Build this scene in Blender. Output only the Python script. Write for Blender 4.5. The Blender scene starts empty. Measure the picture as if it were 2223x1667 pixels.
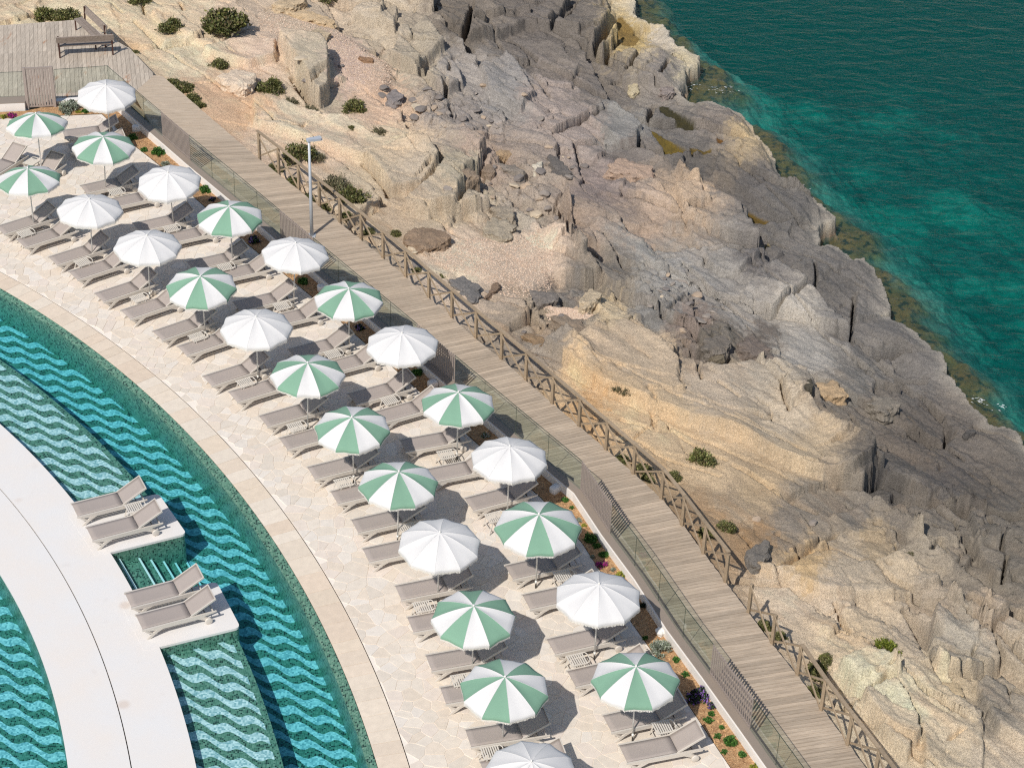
import bpy, bmesh, math, random
import numpy as np
from mathutils import Vector, Matrix

random.seed(7)
rng = np.random.default_rng(11)
sc = bpy.context.scene
C = sc.collection
PI = math.pi

# ------------------------------------------------------------------ camera
PW, PH, FPX = 2223.0, 1667.0, 4501.3          # photograph size and focal length in its pixels
PITCH, ROLL, CAMH = math.radians(34.51), math.radians(2.0), 35.58
_f = np.array([0, math.cos(PITCH), -math.sin(PITCH)])
_r = np.array([1.0, 0, 0]); _u = np.cross(_r, _f)
CR = math.cos(ROLL)*_r + math.sin(ROLL)*_u
CU = -math.sin(ROLL)*_r + math.cos(ROLL)*_u
CF = _f
cam = bpy.data.cameras.new('camera'); camo = bpy.data.objects.new('camera', cam); C.objects.link(camo)
m = Matrix.Identity(4)
for i in range(3):
    m[i][0] = CR[i]; m[i][1] = CU[i]; m[i][2] = -CF[i]
m[2][3] = CAMH
camo.matrix_world = m
cam.sensor_fit = 'HORIZONTAL'; cam.sensor_width = 36.0
cam.lens = 36.0*FPX/PW
cam.clip_start = 1.0; cam.clip_end = 5000
sc.camera = camo

# ------------------------------------------------------------------ light
AZ, EL = math.radians(28.0), math.radians(48.5)  # shadows run away from camera and to the right
w = bpy.data.worlds.new('World'); sc.world = w; w.use_nodes = True
nt = w.node_tree; bg = nt.nodes['Background']
sky = nt.nodes.new('ShaderNodeTexSky'); sky.sky_type = 'NISHITA'; sky.sun_disc = False
sky.sun_elevation = EL; sky.sun_rotation = AZ + PI
sky.air_density = 1.0; sky.dust_density = 1.0; sky.ozone_density = 0.5
nt.links.new(sky.outputs[0], bg.inputs[0]); bg.inputs[1].default_value = 0.095
sun = bpy.data.lights.new('sun', 'SUN'); sun.energy = 3.7; sun.angle = math.radians(0.53); sun.color = (1.0, 0.95, 0.885)
suno = bpy.data.objects.new('sun', sun); C.objects.link(suno)
d = Vector((math.sin(AZ)*math.cos(EL), math.cos(AZ)*math.cos(EL), -math.sin(EL)))
suno.rotation_euler = d.to_track_quat('-Z', 'Y').to_euler(); suno.location = (-20, 0, 40)
sc.view_settings.view_transform = 'Standard'; sc.view_settings.look = 'None'
sc.view_settings.exposure = 0.0; sc.view_settings.gamma = 1.0; sc.view_settings.use_curve_mapping = False
sc.render.engine = 'CYCLES'
sc.cycles.transparent_max_bounces = 16
sc.cycles.max_bounces = 8
sc.cycles.use_denoising = False
sc.cycles.filter_width = 1.2
sc.cycles.sample_clamp_indirect = 3.0
sc.cycles.caustics_reflective = False; sc.cycles.caustics_refractive = False

# ------------------------------------------------------------------ pixel -> place
def bk(px, py, z=0.0):
    d = CR*((px-PW/2)/FPX) - CU*((py-PH/2)/FPX) + CF
    t = (z-CAMH)/d[2]
    return np.array([t*d[0], t*d[1], z])
def bk2(px, py, z=0.0):
    return bk(px, py, z)[:2]
def bkl(L, z=0.0):
    return np.array([bk2(a, b, z) for a, b in L])
def pj(P):
    P = np.asarray(P, float); d = P-np.array([0, 0, CAMH]); z = d@CF
    return PW/2+FPX*(d@CR)/z, PH/2-FPX*(d@CU)/z

# ------------------------------------------------------------------ objects
def tag(o, label=None, cat=None, group=None, kind=None):
    if label: o['label'] = label
    if cat: o['category'] = cat
    if group: o['group'] = group
    if kind: o['kind'] = kind
    return o
def link(name, data, mat=None, parent=None):
    o = bpy.data.objects.new(name, data); C.objects.link(o)
    if mat is not None and data is not None and not data.materials: data.materials.append(mat)
    if parent is not None: o.parent = parent
    return o
def empty(name, loc=(0, 0, 0), rz=0.0):
    o = bpy.data.objects.new(name, None); C.objects.link(o)
    o.location = loc; o.rotation_euler = (0, 0, rz); o.empty_display_size = 0.2
    return o
def copy_tree(o, parent=None):
    c = o.copy(); C.objects.link(c)
    if parent is not None:
        c.parent = parent
    for ch in o.children: copy_tree(ch, c)
    return c
class MB:
    def __init__(s): s.v = []; s.f = []; s.sm = []; s.col = []
    def add(s, vs, fs, smooth=False, col=None):
        n = len(s.v); s.v += [tuple(map(float, a)) for a in vs]
        s.f += [tuple(i+n for i in f) for f in fs]; s.sm += [smooth]*len(fs)
        if col is not None: s.col += [col]*len(vs)
        return s
    def box(s, c, hx, hy, hz, X=(1, 0, 0), Y=(0, 1, 0), Z=(0, 0, 1)):
        c = np.array(c, float); X = np.array(X)*hx; Y = np.array(Y)*hy; Z = np.array(Z)*hz
        vs = [c+a*X+b*Y+e*Z for e in (-1, 1) for b in (-1, 1) for a in (-1, 1)]
        return s.add(vs, [(0, 2, 3, 1), (4, 5, 7, 6), (0, 1, 5, 4), (2, 6, 7, 3), (0, 4, 6, 2), (1, 3, 7, 5)])
    def bar(s, a, b, w, h, up=(0, 0, 1)):
        a = np.array(a, float); b = np.array(b, float); X = b-a; L = np.linalg.norm(X); X /= L
        Y = np.cross(up, X); n = np.linalg.norm(Y)
        Y = Y/n if n > 1e-6 else np.array([0, 1.0, 0]); Z = np.cross(X, Y)
        return s.box((a+b)/2, L/2, w/2, h/2, X, Y, Z)
    def tube(s, pts, r, n=8, caps=True):
        pts = [np.array(p, float) for p in pts]; R = r if isinstance(r, (list, tuple)) else [r]*len(pts)
        vs = []; fs = []
        ref = None
        for i, p in enumerate(pts):
            t = pts[min(i+1, len(pts)-1)]-pts[max(i-1, 0)]; t /= np.linalg.norm(t)
            if ref is None: ref = np.array([0, 0, 1.0]) if abs(t[2]) < .9 else np.array([1.0, 0, 0])
            x = np.cross(ref, t); x /= np.linalg.norm(x); y = np.cross(t, x); ref = y if abs(np.dot(ref, t)) > .9 else ref
            for k in range(n):
                a = 2*PI*k/n; vs.append(p+R[i]*(math.cos(a)*x+math.sin(a)*y))
        for i in range(len(pts)-1):
            for k in range(n):
                a = i*n+k; b = i*n+(k+1) % n; fs.append((a, b, b+n, a+n))
        if caps: fs += [tuple(range(n-1, -1, -1)), tuple(range((len(pts)-1)*n, len(pts)*n))]
        return s.add(vs, fs, True)
    def prism(s, poly, z0, z1):       # horizontal polygon (counter clockwise)
        n = len(poly)
        vs = [(p[0], p[1], z0) for p in poly]+[(p[0], p[1], z1) for p in poly]
        fs = [tuple(range(n-1, -1, -1)), tuple(range(n, 2*n))]+[(i, (i+1) % n, (i+1) % n+n, i+n) for i in range(n)]
        return s.add(vs, fs)
    def prism_xz(s, poly, y0, y1):    # polygon in x-z
        n = len(poly)
        vs = [(p[0], y0, p[1]) for p in poly]+[(p[0], y1, p[1]) for p in poly]
        fs = [tuple(range(n)), tuple(range(2*n-1, n-1, -1))]+[(i+n, (i+1) % n+n, (i+1) % n, i) for i in range(n)]
        return s.add(vs, fs)
    def mesh(s, name, mat=None):
        me = bpy.data.meshes.new(name); me.from_pydata(s.v, [], s.f); me.update()
        if any(s.sm): me.polygons.foreach_set('use_smooth', s.sm)
        if s.col and len(s.col) == len(s.v):
            a = me.color_attributes.new('Col', 'FLOAT_COLOR', 'POINT')
            a.data.foreach_set('color', np.array([(*c[:3], 1.0) for c in s.col], np.float32).ravel())
        if mat: me.materials.append(mat)
        return me
    def build(s, name, mat, parent=None):
        return link(name, s.mesh(name, mat), None, parent)

# ------------------------------------------------------------------ materials
def lin(c):
    return tuple(((v/255)/12.92 if v/255 <= .04045 else ((v/255+.055)/1.055)**2.4) for v in c)
def nodes(name):
    m = bpy.data.materials.new(name); m.use_nodes = True
    nt = m.node_tree; b = nt.nodes['Principled BSDF']; return m, nt, b, nt.nodes['Material Output']
def N(nt, t, **k):
    n = nt.nodes.new(t)
    for a, v in k.items(): setattr(n, a, v)
    return n
def lk(nt, a, b): nt.links.new(a, b)
def setin(n, **k):
    for a, v in k.items(): n.inputs[a].default_value = v
def val(nt, op, a, b=None, clamp=False):
    n = N(nt, 'ShaderNodeMath', operation=op, use_clamp=clamp)
    for i, x in enumerate((a, b)):
        if x is None: continue
        if isinstance(x, (int, float)): n.inputs[i].default_value = x
        else: lk(nt, x, n.inputs[i])
    return n.outputs[0]
def mixc(nt, fac, a, b, mode='MIX'):
    n = N(nt, 'ShaderNodeMix', data_type='RGBA', blend_type=mode)
    for s_, x in ((0, fac), (6, a), (7, b)):
        if isinstance(x, (int, float)): n.inputs[s_].default_value = x
        elif isinstance(x, tuple): n.inputs[s_].default_value = (*x[:3], 1)
        else: lk(nt, x, n.inputs[s_])
    return n.outputs[2]
def noise(nt, vec, scale, detail=4, rough=.6, dist=0):
    n = N(nt, 'ShaderNodeTexNoise'); setin(n, Scale=scale, Detail=detail, Roughness=rough, Distortion=dist)
    if vec is not None: lk(nt, vec, n.inputs['Vector'])
    return n.outputs[0]
def ramp(nt, fac, a, b, lo=.3, hi=.7):
    n = N(nt, 'ShaderNodeValToRGB'); lk(nt, fac, n.inputs[0])
    n.color_ramp.elements[0].position = lo; n.color_ramp.elements[1].position = hi
    n.color_ramp.elements[0].color = (*a[:3], 1); n.color_ramp.elements[1].color = (*b[:3], 1)
    return n.outputs[0]
def bump(nt, h, strength, dist, b, prev=None):
    n = N(nt, 'ShaderNodeBump'); setin(n, Strength=strength, Distance=dist); lk(nt, h, n.inputs['Height'])
    if prev is not None: lk(nt, prev, n.inputs['Normal'])
    if b is not None: lk(nt, n.outputs[0], b.inputs['Normal'])
    return n.outputs[0]
def pos(nt): return N(nt, 'ShaderNodeNewGeometry').outputs['Position']
def objc(nt): return N(nt, 'ShaderNodeTexCoord').outputs['Object']
def vscale(nt, v, s):
    n = N(nt, 'ShaderNodeVectorMath', operation='MULTIPLY'); lk(nt, v, n.inputs[0]); n.inputs[1].default_value = s
    return n.outputs[0]

def plain(name, rgb, rough=.6, var=.12, scale=3.0, bmp=0.0, bscale=40, metallic=0, objrand=0.0):
    m, nt, b, o = nodes(name); c = lin(rgb)
    p = pos(nt)
    f = noise(nt, p, scale, 5, .65)
    col = mixc(nt, f, tuple(x*(1-var) for x in c), tuple(min(1, x*(1+var)) for x in c))
    if objrand:
        r = N(nt, 'ShaderNodeObjectInfo').outputs['Random']
        k = val(nt, 'ADD', val(nt, 'MULTIPLY', r, 2*objrand), 1-objrand)
        cc = N(nt, 'ShaderNodeCombineColor'); [lk(nt, k, cc.inputs[i]) for i in range(3)]
        col = mixc(nt, 1.0, col, cc.outputs[0], 'MULTIPLY')
    lk(nt, col, b.inputs['Base Color']); setin(b, Roughness=rough, Metallic=metallic)
    if bmp: bump(nt, noise(nt, p, bscale, 4, .6), bmp, .01, b)
    return m

def wood(name, rgb, stretch=(1.2, 30, 30), var=.28, rand=.16, stain=None, coords='obj'):
    m, nt, b, o = nodes(name); c = lin(rgb)
    p = objc(nt)
    r = N(nt, 'ShaderNodeObjectInfo').outputs['Random']
    off = N(nt, 'ShaderNodeCombineXYZ'); [lk(nt, val(nt, 'MULTIPLY', r, 37.0), off.inputs[i]) for i in range(3)]
    ad = N(nt, 'ShaderNodeVectorMath', operation='ADD'); lk(nt, p, ad.inputs[0]); lk(nt, off.outputs[0], ad.inputs[1])
    v = vscale(nt, ad.outputs[0], stretch)
    g = noise(nt, v, 1.0, 6, .7, .6)
    col = ramp(nt, g, tuple(x*(1-var*1.6) for x in c), tuple(min(1, x*(1+var)) for x in c), .32, .68)
    big = noise(nt, pos(nt), 1.3, 3, .6)
    col = mixc(nt, val(nt, 'MULTIPLY', big, .45), col, tuple(x*.8 for x in (c[0]*1.05, c[1]*.95, c[2]*.85)))
    k = val(nt, 'ADD', val(nt, 'MULTIPLY', r, 2*rand), 1-rand)
    cc = N(nt, 'ShaderNodeCombineColor'); [lk(nt, k, cc.inputs[i]) for i in range(3)]
    col = mixc(nt, 1.0, col, cc.outputs[0], 'MULTIPLY')
    if stain:
        s = noise(nt, vscale(nt, pos(nt), (1.6, .5, 1)), 1.1, 4, .7)
        col = mixc(nt, ramp(nt, s, (0, 0, 0), (.8, .8, .8), .62, .72), col, lin(stain))
    lk(nt, col, b.inputs['Base Color']); setin(b, Roughness=.8)
    bump(nt, g, .5, .006, b)
    return m

M = {}
ZF, ZS, ZW, Z2 = -1.10, -0.36, -0.10, -0.95   # pool floor, shallow ledge, water level, inner pool floor
M['white_canvas'] = plain('white_canvas', (222, 220, 217), .85, .03, 6, .12, 160)
M['green_canvas'] = plain('green_canvas', (126, 165, 140), .85, .05, 5, .12, 160, objrand=.05)
M['fringe'] = plain('fringe', (228, 224, 214), .9, .05, 30)
M['pole'] = plain('pole_white', (236, 233, 226), .4, .04)
M['sleeve'] = plain('dark_sleeve', (60, 56, 52), .5)
M['sling'] = plain('taupe_sling', (170, 159, 151), .75, .05, 4, .25, 420, objrand=.04)
M['frame'] = plain('frame_resin', (208, 200, 189), .45, .05, 5, objrand=.03)
M['dark_plastic'] = plain('dark_plastic', (70, 66, 62), .5)
M['table'] = plain('table_resin', (216, 209, 198), .45, .05, 5)
M['metal_cap'] = plain('bronze_grey_cap', (150, 137, 124), .5, .08, 2, .1, 60)
M['screen'] = plain('bronze_grey_slat', (158, 146, 138), .5, .06, 6)
M['wall_white'] = plain('white_render', (236, 231, 224), .9, .06, 2, .2, 60)
M['wood_fence'] = wood('weathered_fence_wood', (164, 146, 122), (14, 14, 14), .2, .1)
M['wood_plank'] = wood('weathered_plank', (188, 172, 152), (1.6, 22, 22), .22, .16)
M['wood_deck'] = wood('weathered_deck', (196, 184, 168), (22, 1.6, 22), .24, .12, stain=(166, 112, 70))
M['wood_bench'] = wood('grey_bench_wood', (150, 138, 128), (12, 12, 12), .25, .1)
M['rust'] = plain('rusty_steel', (74, 46, 36), .8, .35, 14)
M['galv'] = plain('galvanised', (186, 190, 194), .45, .08, 8, metallic=.15)
M['lamp_head'] = plain('lamp_head', (176, 182, 190), .4, .05)
M['garden_lamp'] = plain('garden_lamp', (238, 236, 232), .5, .05)
M['slot'] = plain('dark_slot', (58, 52, 46), .9)
M['grout'] = plain('pale_grout', (239, 229, 216), .9, .06, 3, .2, 80)
M['stem'] = plain('stem', (96, 80, 62), .9, .2, 20)
M['boulder_white'] = plain('white_stone', (236, 234, 228), .8, .08, 9, .3, 30)

def attr_mat(name, scale=6, var=.1, rough=.85, bmp=.3, bscale=35, gain=1.0):
    m, nt, b, o = nodes(name)
    a = N(nt, 'ShaderNodeAttribute', attribute_name='Col').outputs[0]
    f = noise(nt, pos(nt), scale, 5, .65)
    k = ramp(nt, f, (1-var,)*3, (1+var,)*3, .3, .7)
    lk(nt, mixc(nt, 1.0, a, k, 'MULTIPLY'), b.inputs['Base Color']); setin(b, Roughness=rough)
    bump(nt, noise(nt, pos(nt), bscale, 5, .65), bmp, .01, b)
    return m
M['stone'] = attr_mat('limestone_paving', 5, .07, .8, .25, 45)
M['leaf'] = attr_mat('leaf', 8, .15, .6, 0.0, 10)

def plaza_mat():
    m, nt, b, o = nodes('pale_microcement'); p = pos(nt)
    a = lin((228, 226, 223)); c2 = lin((232, 224, 215))
    col = mixc(nt, ramp(nt, noise(nt, p, .7, 5, .6), (0,)*3, (1,)*3, .35, .75), a, c2)
    col = mixc(nt, ramp(nt, noise(nt, p, 2.1, 3, .55), (0,)*3, (.25,)*3, .62, .8), col, lin((205, 196, 188)))
    v = N(nt, 'ShaderNodeTexVoronoi'); setin(v, Scale=.55); lk(nt, p, v.inputs['Vector'])
    col = mixc(nt, ramp(nt, v.outputs['Distance'], (.55,)*3, (0,)*3, .05, .11), col, lin((208, 190, 175)))
    lk(nt, col, b.inputs['Base Color']); setin(b, Roughness=.75)
    bump(nt, noise(nt, p, 30, 5, .6), .15, .01, b); return m
M['plaza'] = plaza_mat()

def mosaic_mat(name, pattern=False, wallm=False, tone=1.0, ripple=.02):
    m, nt, b, o = nodes(name); p = pos(nt)
    T = .048
    sn = N(nt, 'ShaderNodeVectorMath', operation='SNAP'); lk(nt, p, sn.inputs[0]); sn.inputs[1].default_value = (T, T, T)
    wn = N(nt, 'ShaderNodeTexWhiteNoise', noise_dimensions='3D'); lk(nt, sn.outputs[0], wn.inputs[0])
    cr = N(nt, 'ShaderNodeValToRGB'); lk(nt, wn.outputs[0], cr.inputs[0]); cr.color_ramp.interpolation = 'CONSTANT'
    els = [(0, (30, 58, 50)), (.18, (72, 112, 94)), (.42, (94, 134, 114)), (.7, (82, 122, 102)), (.88, (112, 146, 126))]
    for i, (q, c) in enumerate(els):
        e = cr.color_ramp.elements[i] if i < 2 else cr.color_ramp.elements.new(q)
        e.position = q; e.color = (*[x*tone for x in lin(c)], 1)
    dark = cr.outputs[0]
    # grout between tesserae
    fr = N(nt, 'ShaderNodeVectorMath', operation='FRACTION'); lk(nt, vscale(nt, p, (1/T,)*3), fr.inputs[0])
    sp = N(nt, 'ShaderNodeSeparateXYZ'); lk(nt, fr.outputs[0], sp.inputs[0])
    gx = val(nt, 'LESS_THAN', sp.outputs[0], .10); gy = val(nt, 'LESS_THAN', sp.outputs[2 if wallm else 1], .10)
    g = val(nt, 'MULTIPLY', val(nt, 'MAXIMUM', gx, gy), .45)
    dark = mixc(nt, g, dark, lin((150, 182, 164)))
    col = dark
    if pattern:
        wob = noise(nt, p, 5.0, 2, .5)
        s = N(nt, 'ShaderNodeSeparateXYZ'); lk(nt, p, s.inputs[0])
        wob2 = noise(nt, p, 13.0, 3, .6); wob3 = noise(nt, vscale(nt, p, (1, 1, 3)), 1.1, 2, .5)
        x = val(nt, 'ADD', s.outputs[0], val(nt, 'MULTIPLY', val(nt, 'SUBTRACT', wob, .5), ripple*1.6)); y = val(nt, 'ADD', val(nt, 'ADD', s.outputs[1], val(nt, 'MULTIPLY', val(nt, 'SUBTRACT', wob2, .5), ripple*.8)), val(nt, 'MULTIPLY', val(nt, 'SUBTRACT', wob3, .5), ripple*2))
        def cp(cx, cy): return bk2(340+cx/6.9125, 1380+cy/6.9125, ZS)
        P0 = cp(500, 385); Vc = cp(980, 520)-P0; Vb = cp(615, 627)-P0
        K = np.linalg.inv(np.array([Vc, Vb]).T); K0 = K@P0
        ss = val(nt, 'ADD', val(nt, 'ADD', val(nt, 'MULTIPLY', x, float(K[0, 0])), val(nt, 'MULTIPLY', y, float(K[0, 1]))), float(-K0[0]))
        tt = val(nt, 'ADD', val(nt, 'ADD', val(nt, 'MULTIPLY', x, float(K[1, 0])), val(nt, 'MULTIPLY', y, float(K[1, 1]))), float(-K0[1]+.25))
        ph = val(nt, 'ADD', tt, val(nt, 'MULTIPLY', val(nt, 'SINE', val(nt, 'MULTIPLY', ss, 2*PI)), .18))
        on = val(nt, 'LESS_THAN', val(nt, 'FRACT', ph), .5)
        lr = N(nt, 'ShaderNodeValToRGB'); lk(nt, wn.outputs[0], lr.inputs[0])
        lr.color_ramp.elements[0].color = (*lin((128, 168, 172)), 1); lr.color_ramp.elements[1].color = (*lin((222, 236, 234)), 1)  # tile variation, spread wider to paint caustic sparkle into the light tiles
        col = mixc(nt, on, dark, lr.outputs[0])
    lk(nt, col, b.inputs['Base Color']); setin(b, Roughness=.35)
    return m
M['mosaic'] = mosaic_mat('green_mosaic')
M['mosaic_wall'] = mosaic_mat('green_mosaic_wall', wallm=True)
M['mosaic_wave'] = mosaic_mat('wave_mosaic', True)
M['mosaic_deep'] = mosaic_mat('wave_mosaic_deep', True, ripple=.05)
M['nosing'] = plain('white_nosing', (220, 236, 234), .4, .06, 20)

def schlick(nt, f0, normal=None, g=1.0):
    lw = N(nt, 'ShaderNodeLayerWeight'); lw.inputs[0].default_value = .5
    if normal is not None: lk(nt, normal, lw.inputs['Normal'])
    p5 = val(nt, 'POWER', lw.outputs['Facing'], 5.0)
    return val(nt, 'ADD', val(nt, 'MULTIPLY', p5, g*(1-f0)), f0, True)
def water_mat(name, sig, density, scale, strength, dist, detail=4, aniso=(1, 1, 1), rot=0, turbid=None):
    m = bpy.data.materials.new(name); m.use_nodes = True; nt = m.node_tree; nt.nodes.clear()
    o = N(nt, 'ShaderNodeOutputMaterial')
    tr = N(nt, 'ShaderNodeBsdfTransparent'); gl = N(nt, 'ShaderNodeBsdfGlossy'); gl.inputs['Roughness'].default_value = .06
    mx = N(nt, 'ShaderNodeMixShader')
    mp = N(nt, 'ShaderNodeMapping'); mp.inputs['Rotation'].default_value = (0, 0, math.radians(-rot)); mp.inputs['Scale'].default_value = aniso; lk(nt, pos(nt), mp.inputs[0])
    h = noise(nt, mp.outputs[0], scale, detail, .6, .35)
    bn = bump(nt, h, strength, dist, None)
    lk(nt, bn, gl.inputs['Normal'])
    lk(nt, schlick(nt, .010, bn, .55), mx.inputs[0]); lk(nt, tr.outputs[0], mx.inputs[1]); lk(nt, gl.outputs[0], mx.inputs[2])
    out = mx.outputs[0]
    if turbid:
        df = N(nt, 'ShaderNodeBsdfDiffuse'); df.inputs[0].default_value = (*lin(turbid[0]), 1)
        h2_ = noise(nt, mp.outputs[0], scale*2.3, 4, .6, .4); bn2 = bump(nt, h2_, 1.0, dist*.7, None, bump(nt, h, 1.0, dist*1.6, None)); lk(nt, bn2, df.inputs['Normal'])
        m2 = N(nt, 'ShaderNodeMixShader'); m2.inputs[0].default_value = turbid[1]; lk(nt, tr.outputs[0], m2.inputs[1]); lk(nt, df.outputs[0], m2.inputs[2]); lk(nt, m2.outputs[0], mx.inputs[1])
    lk(nt, out, o.inputs['Surface'])
    va = N(nt, 'ShaderNodeVolumeAbsorption'); va.inputs['Density'].default_value = density
    va.inputs['Color'].default_value = (*[1-s/density for s in sig], 1)
    lk(nt, va.outputs[0], o.inputs['Volume'])
    return m
M['pool_water'] = water_mat('pool_water', (.50, .085, .04), .7, 3.2, .4, .05)
M['sea_water'] = water_mat('sea_water', (.5, .098, .100), .6, 1.3, .6, .2, 6, (.7, 1.4, 1), rot=14, turbid=((4, 112, 106), .12))

def glass_mat():
    m = bpy.data.materials.new('green_glass'); m.use_nodes = True; nt = m.node_tree; nt.nodes.clear()
    o = N(nt, 'ShaderNodeOutputMaterial')
    tr = N(nt, 'ShaderNodeBsdfTransparent'); tr.inputs[0].default_value = (.93, .965, .945, 1)
    gl = N(nt, 'ShaderNodeBsdfGlossy'); gl.inputs['Roughness'].default_value = .02
    mx = N(nt, 'ShaderNodeMixShader')
    lk(nt, schlick(nt, .04), mx.inputs[0]); lk(nt, tr.outputs[0], mx.inputs[1]); lk(nt, gl.outputs[0], mx.inputs[2])
    lk(nt, mx.outputs[0], o.inputs['Surface']); return m
M['glass'] = glass_mat()
M['glass_edge'] = plain('glass_edge', (40, 62, 54), .2)

def rock_mat(name, fine=1.0):
    m, nt, b, o = nodes(name); p = pos(nt)
    a = N(nt, 'ShaderNodeAttribute', attribute_name='Col').outputs[0]
    n1 = noise(nt, p, 1.7, 9, .66, .2)
    mp = N(nt, 'ShaderNodeMapping'); mp.inputs['Rotation'].default_value = (0, 0, math.radians(48)); mp.inputs['Scale'].default_value = (2.0, 7.0, 10.0); lk(nt, p, mp.inputs[0])
    n2 = noise(nt, mp.outputs[0], 1.3, 6, .7, .3)
    n3 = noise(nt, p, 16, 6, .75)
    n4 = noise(nt, p, 55, 3, .7)
    k = mixc(nt, .5, ramp(nt, n1, (.84,)*3, (1.16,)*3, .32, .68), ramp(nt, n3, (.66,)*3, (1.34,)*3, .34, .66))
    col = mixc(nt, 1.0, a, k, 'MULTIPLY')
    col = mixc(nt, 1.0, col, ramp(nt, n4, (.7,)*3, (1.28,)*3, .32, .68), 'MULTIPLY')
    col = mixc(nt, 1.0, col, ramp(nt, n2, (.90, .895, .89), (1.10, 1.095, 1.09), .34, .64), 'MULTIPLY')
    lk(nt, col, b.inputs['Base Color']); setin(b, Roughness=.92)
    b1 = bump(nt, n1, .35, .05*fine, None)
    b2 = bump(nt, n2, .5, .045*fine, None, b1)
    b3 = bump(nt, n3, 1.0, .085*fine, None, b2)
    bump(nt, n4, .8, .028*fine, b, b3)
    return m
M['rock'] = rock_mat('shore_rock')
M['boulder'] = rock_mat('boulder_rock', .8)
M['gravel'] = attr_mat('pebble', 30, .15, .9, 0, 10)
M['mulch'] = attr_mat('bark_chip', 30, .2, .9, 0, 10)
def soil_mat():
    m, nt, b, o = nodes('bark_mulch_bed'); p = pos(nt)
    v = N(nt, 'ShaderNodeTexVoronoi'); setin(v, Scale=22.0); lk(nt, p, v.inputs['Vector'])
    col = mixc(nt, v.outputs['Color'], lin((158, 118, 80)), lin((206, 168, 124)))
    col = mixc(nt, ramp(nt, noise(nt, p, 6, 4, .6), (0,)*3, (.6,)*3, .5, .75), col, lin((100, 68, 44)))
    lk(nt, col, b.inputs['Base Color']); setin(b, Roughness=.95)
    bump(nt, v.outputs['Distance'], .8, .03, b); return m
M['soil'] = soil_mat()

# ------------------------------------------------------------------ pool and terrace arcs
CP = np.array([-41.5, 24.7])
ARC = {'coping': ((-42.86, 24.0), 41.599), 'pav': ((-42.14, 24.24), 41.579), 'lip': ((-44.17, 23.21), 42.865),
       'plaza': ((-40.45, 25.3), 34.737), 'joint': ((-38.76, 26.28), 31.349), 'p2': ((-35.61, 27.75), 26.461), 'ledge': ((-41.5, 24.72), 37.971)}
def arc_r(name, th, off=0.0):
    c, R = ARC[name]; u = np.array([math.cos(th), math.sin(th)]); q = CP-np.array(c)
    bb = float(u@q); cc = float(q@q)-(R+off)**2
    return -bb+math.sqrt(max(bb*bb-cc, 0))
def arc_p(name, th, off=0.0):
    return CP+arc_r(name, th, off)*np.array([math.cos(th), math.sin(th)])
TH0, TH1 = math.radians(6.5), math.radians(64)
def thetas(n, a=TH0, b=TH1): return [a+(b-a)*i/n for i in range(n+1)]
def ring(mb, A, B, zA, zB, ths, offA=0, offB=0):
    vs = []; fs = []
    for t in ths:
        a = arc_p(A, t, offA); b = arc_p(B, t, offB)
        vs += [(a[0], a[1], zA), (b[0], b[1], zB)]
    for i in range(len(ths)-1): fs.append((2*i, 2*i+1, 2*i+3, 2*i+2))
    return mb.add(vs, fs)
def wallring(mb, A, z0, z1, ths, off=0, flip=False):
    vs = []; fs = []
    for t in ths:
        a = arc_p(A, t, off); vs += [(a[0], a[1], z0), (a[0], a[1], z1)]
    for i in range(len(ths)-1): fs.append((2*i, 2*i+1, 2*i+3, 2*i+2) if flip else (2*i, 2*i+2, 2*i+3, 2*i+1))
    return mb.add(vs, fs)
def struct(mb, name, mat):
    o = mb.build(name, mat); o['kind'] = 'structure'; return o

TS = thetas(120)
# peninsulas (deck tongues with two loungers each), traced on the deck plane
def tongue(far_tip, near_tip, inner):
    a = bk2(*far_tip); b = bk2(*near_tip); c = bk2(*inner)
    dv = c-b; root = a+dv*1.02
    return a, b, c, root
PEN = [tongue((344, 1071), (405, 1158), (239, 1199)), tongue((470, 1262), (522, 1361), (346, 1404))]
def theta_of(p): return math.atan2(p[1]-CP[1], p[0]-CP[0])
def round_poly(P, r, n=5):
    out = []
    k = len(P)
    for i in range(k):
        p0, p1, p2 = P[i-1], P[i], P[(i+1) % k]
        a = p1+(p0-p1)/np.linalg.norm(p0-p1)*r; b = p1+(p2-p1)/np.linalg.norm(p2-p1)*r
        for j in range(n+1):
            t = j/n; out.append((1-t)**2*a+2*t*(1-t)*p1+t*t*b)
    return out

mb = MB(); ring(mb, 'plaza', 'lip', ZF, ZF, TS, -.3, .1); struct(mb, 'pool_floor', M['mosaic_deep'])
mb = MB(); wallring(mb, 'lip', ZF-.05, ZW+.005, TS, 0, True); struct(mb, 'pool_wall', M['mosaic_wall'])
mb = MB(); ring(mb, 'lip', 'coping', ZW+.005, -.012, TS, 0, -.015); wallring(mb, 'coping', -.3, -.012, TS, -.015); struct(mb, 'pool_overflow_lip', M['mosaic'])
# shallow ledges, one each side of the stairs
th_p1_far = theta_of(PEN[0][0]); th_p1_near = theta_of(PEN[0][2]); th_p2_far = theta_of(PEN[1][3]); th_p2_near = theta_of(PEN[1][2])
def ledge(t0, t1, name):
    ths = thetas(60, t0, t1)
    mb = MB(); ring(mb, 'plaza', 'ledge', ZS, ZS, ths, -.3, -.16)
    o = struct(mb, name, M['mosaic_wave'])
    mb = MB(); ring(mb, 'ledge', 'ledge', ZS, ZS, ths, -.16, 0); wallring(mb, 'ledge', ZF, ZS, ths); o2 = mb.build('ledge_border', M['mosaic'], o)
    return o
ledge(th_p1_far-math.radians(1.5), TH1, 'shallow_ledge'); ledge(TH0, th_p2_near+math.radians(1.2), 'shallow_ledge')
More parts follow.
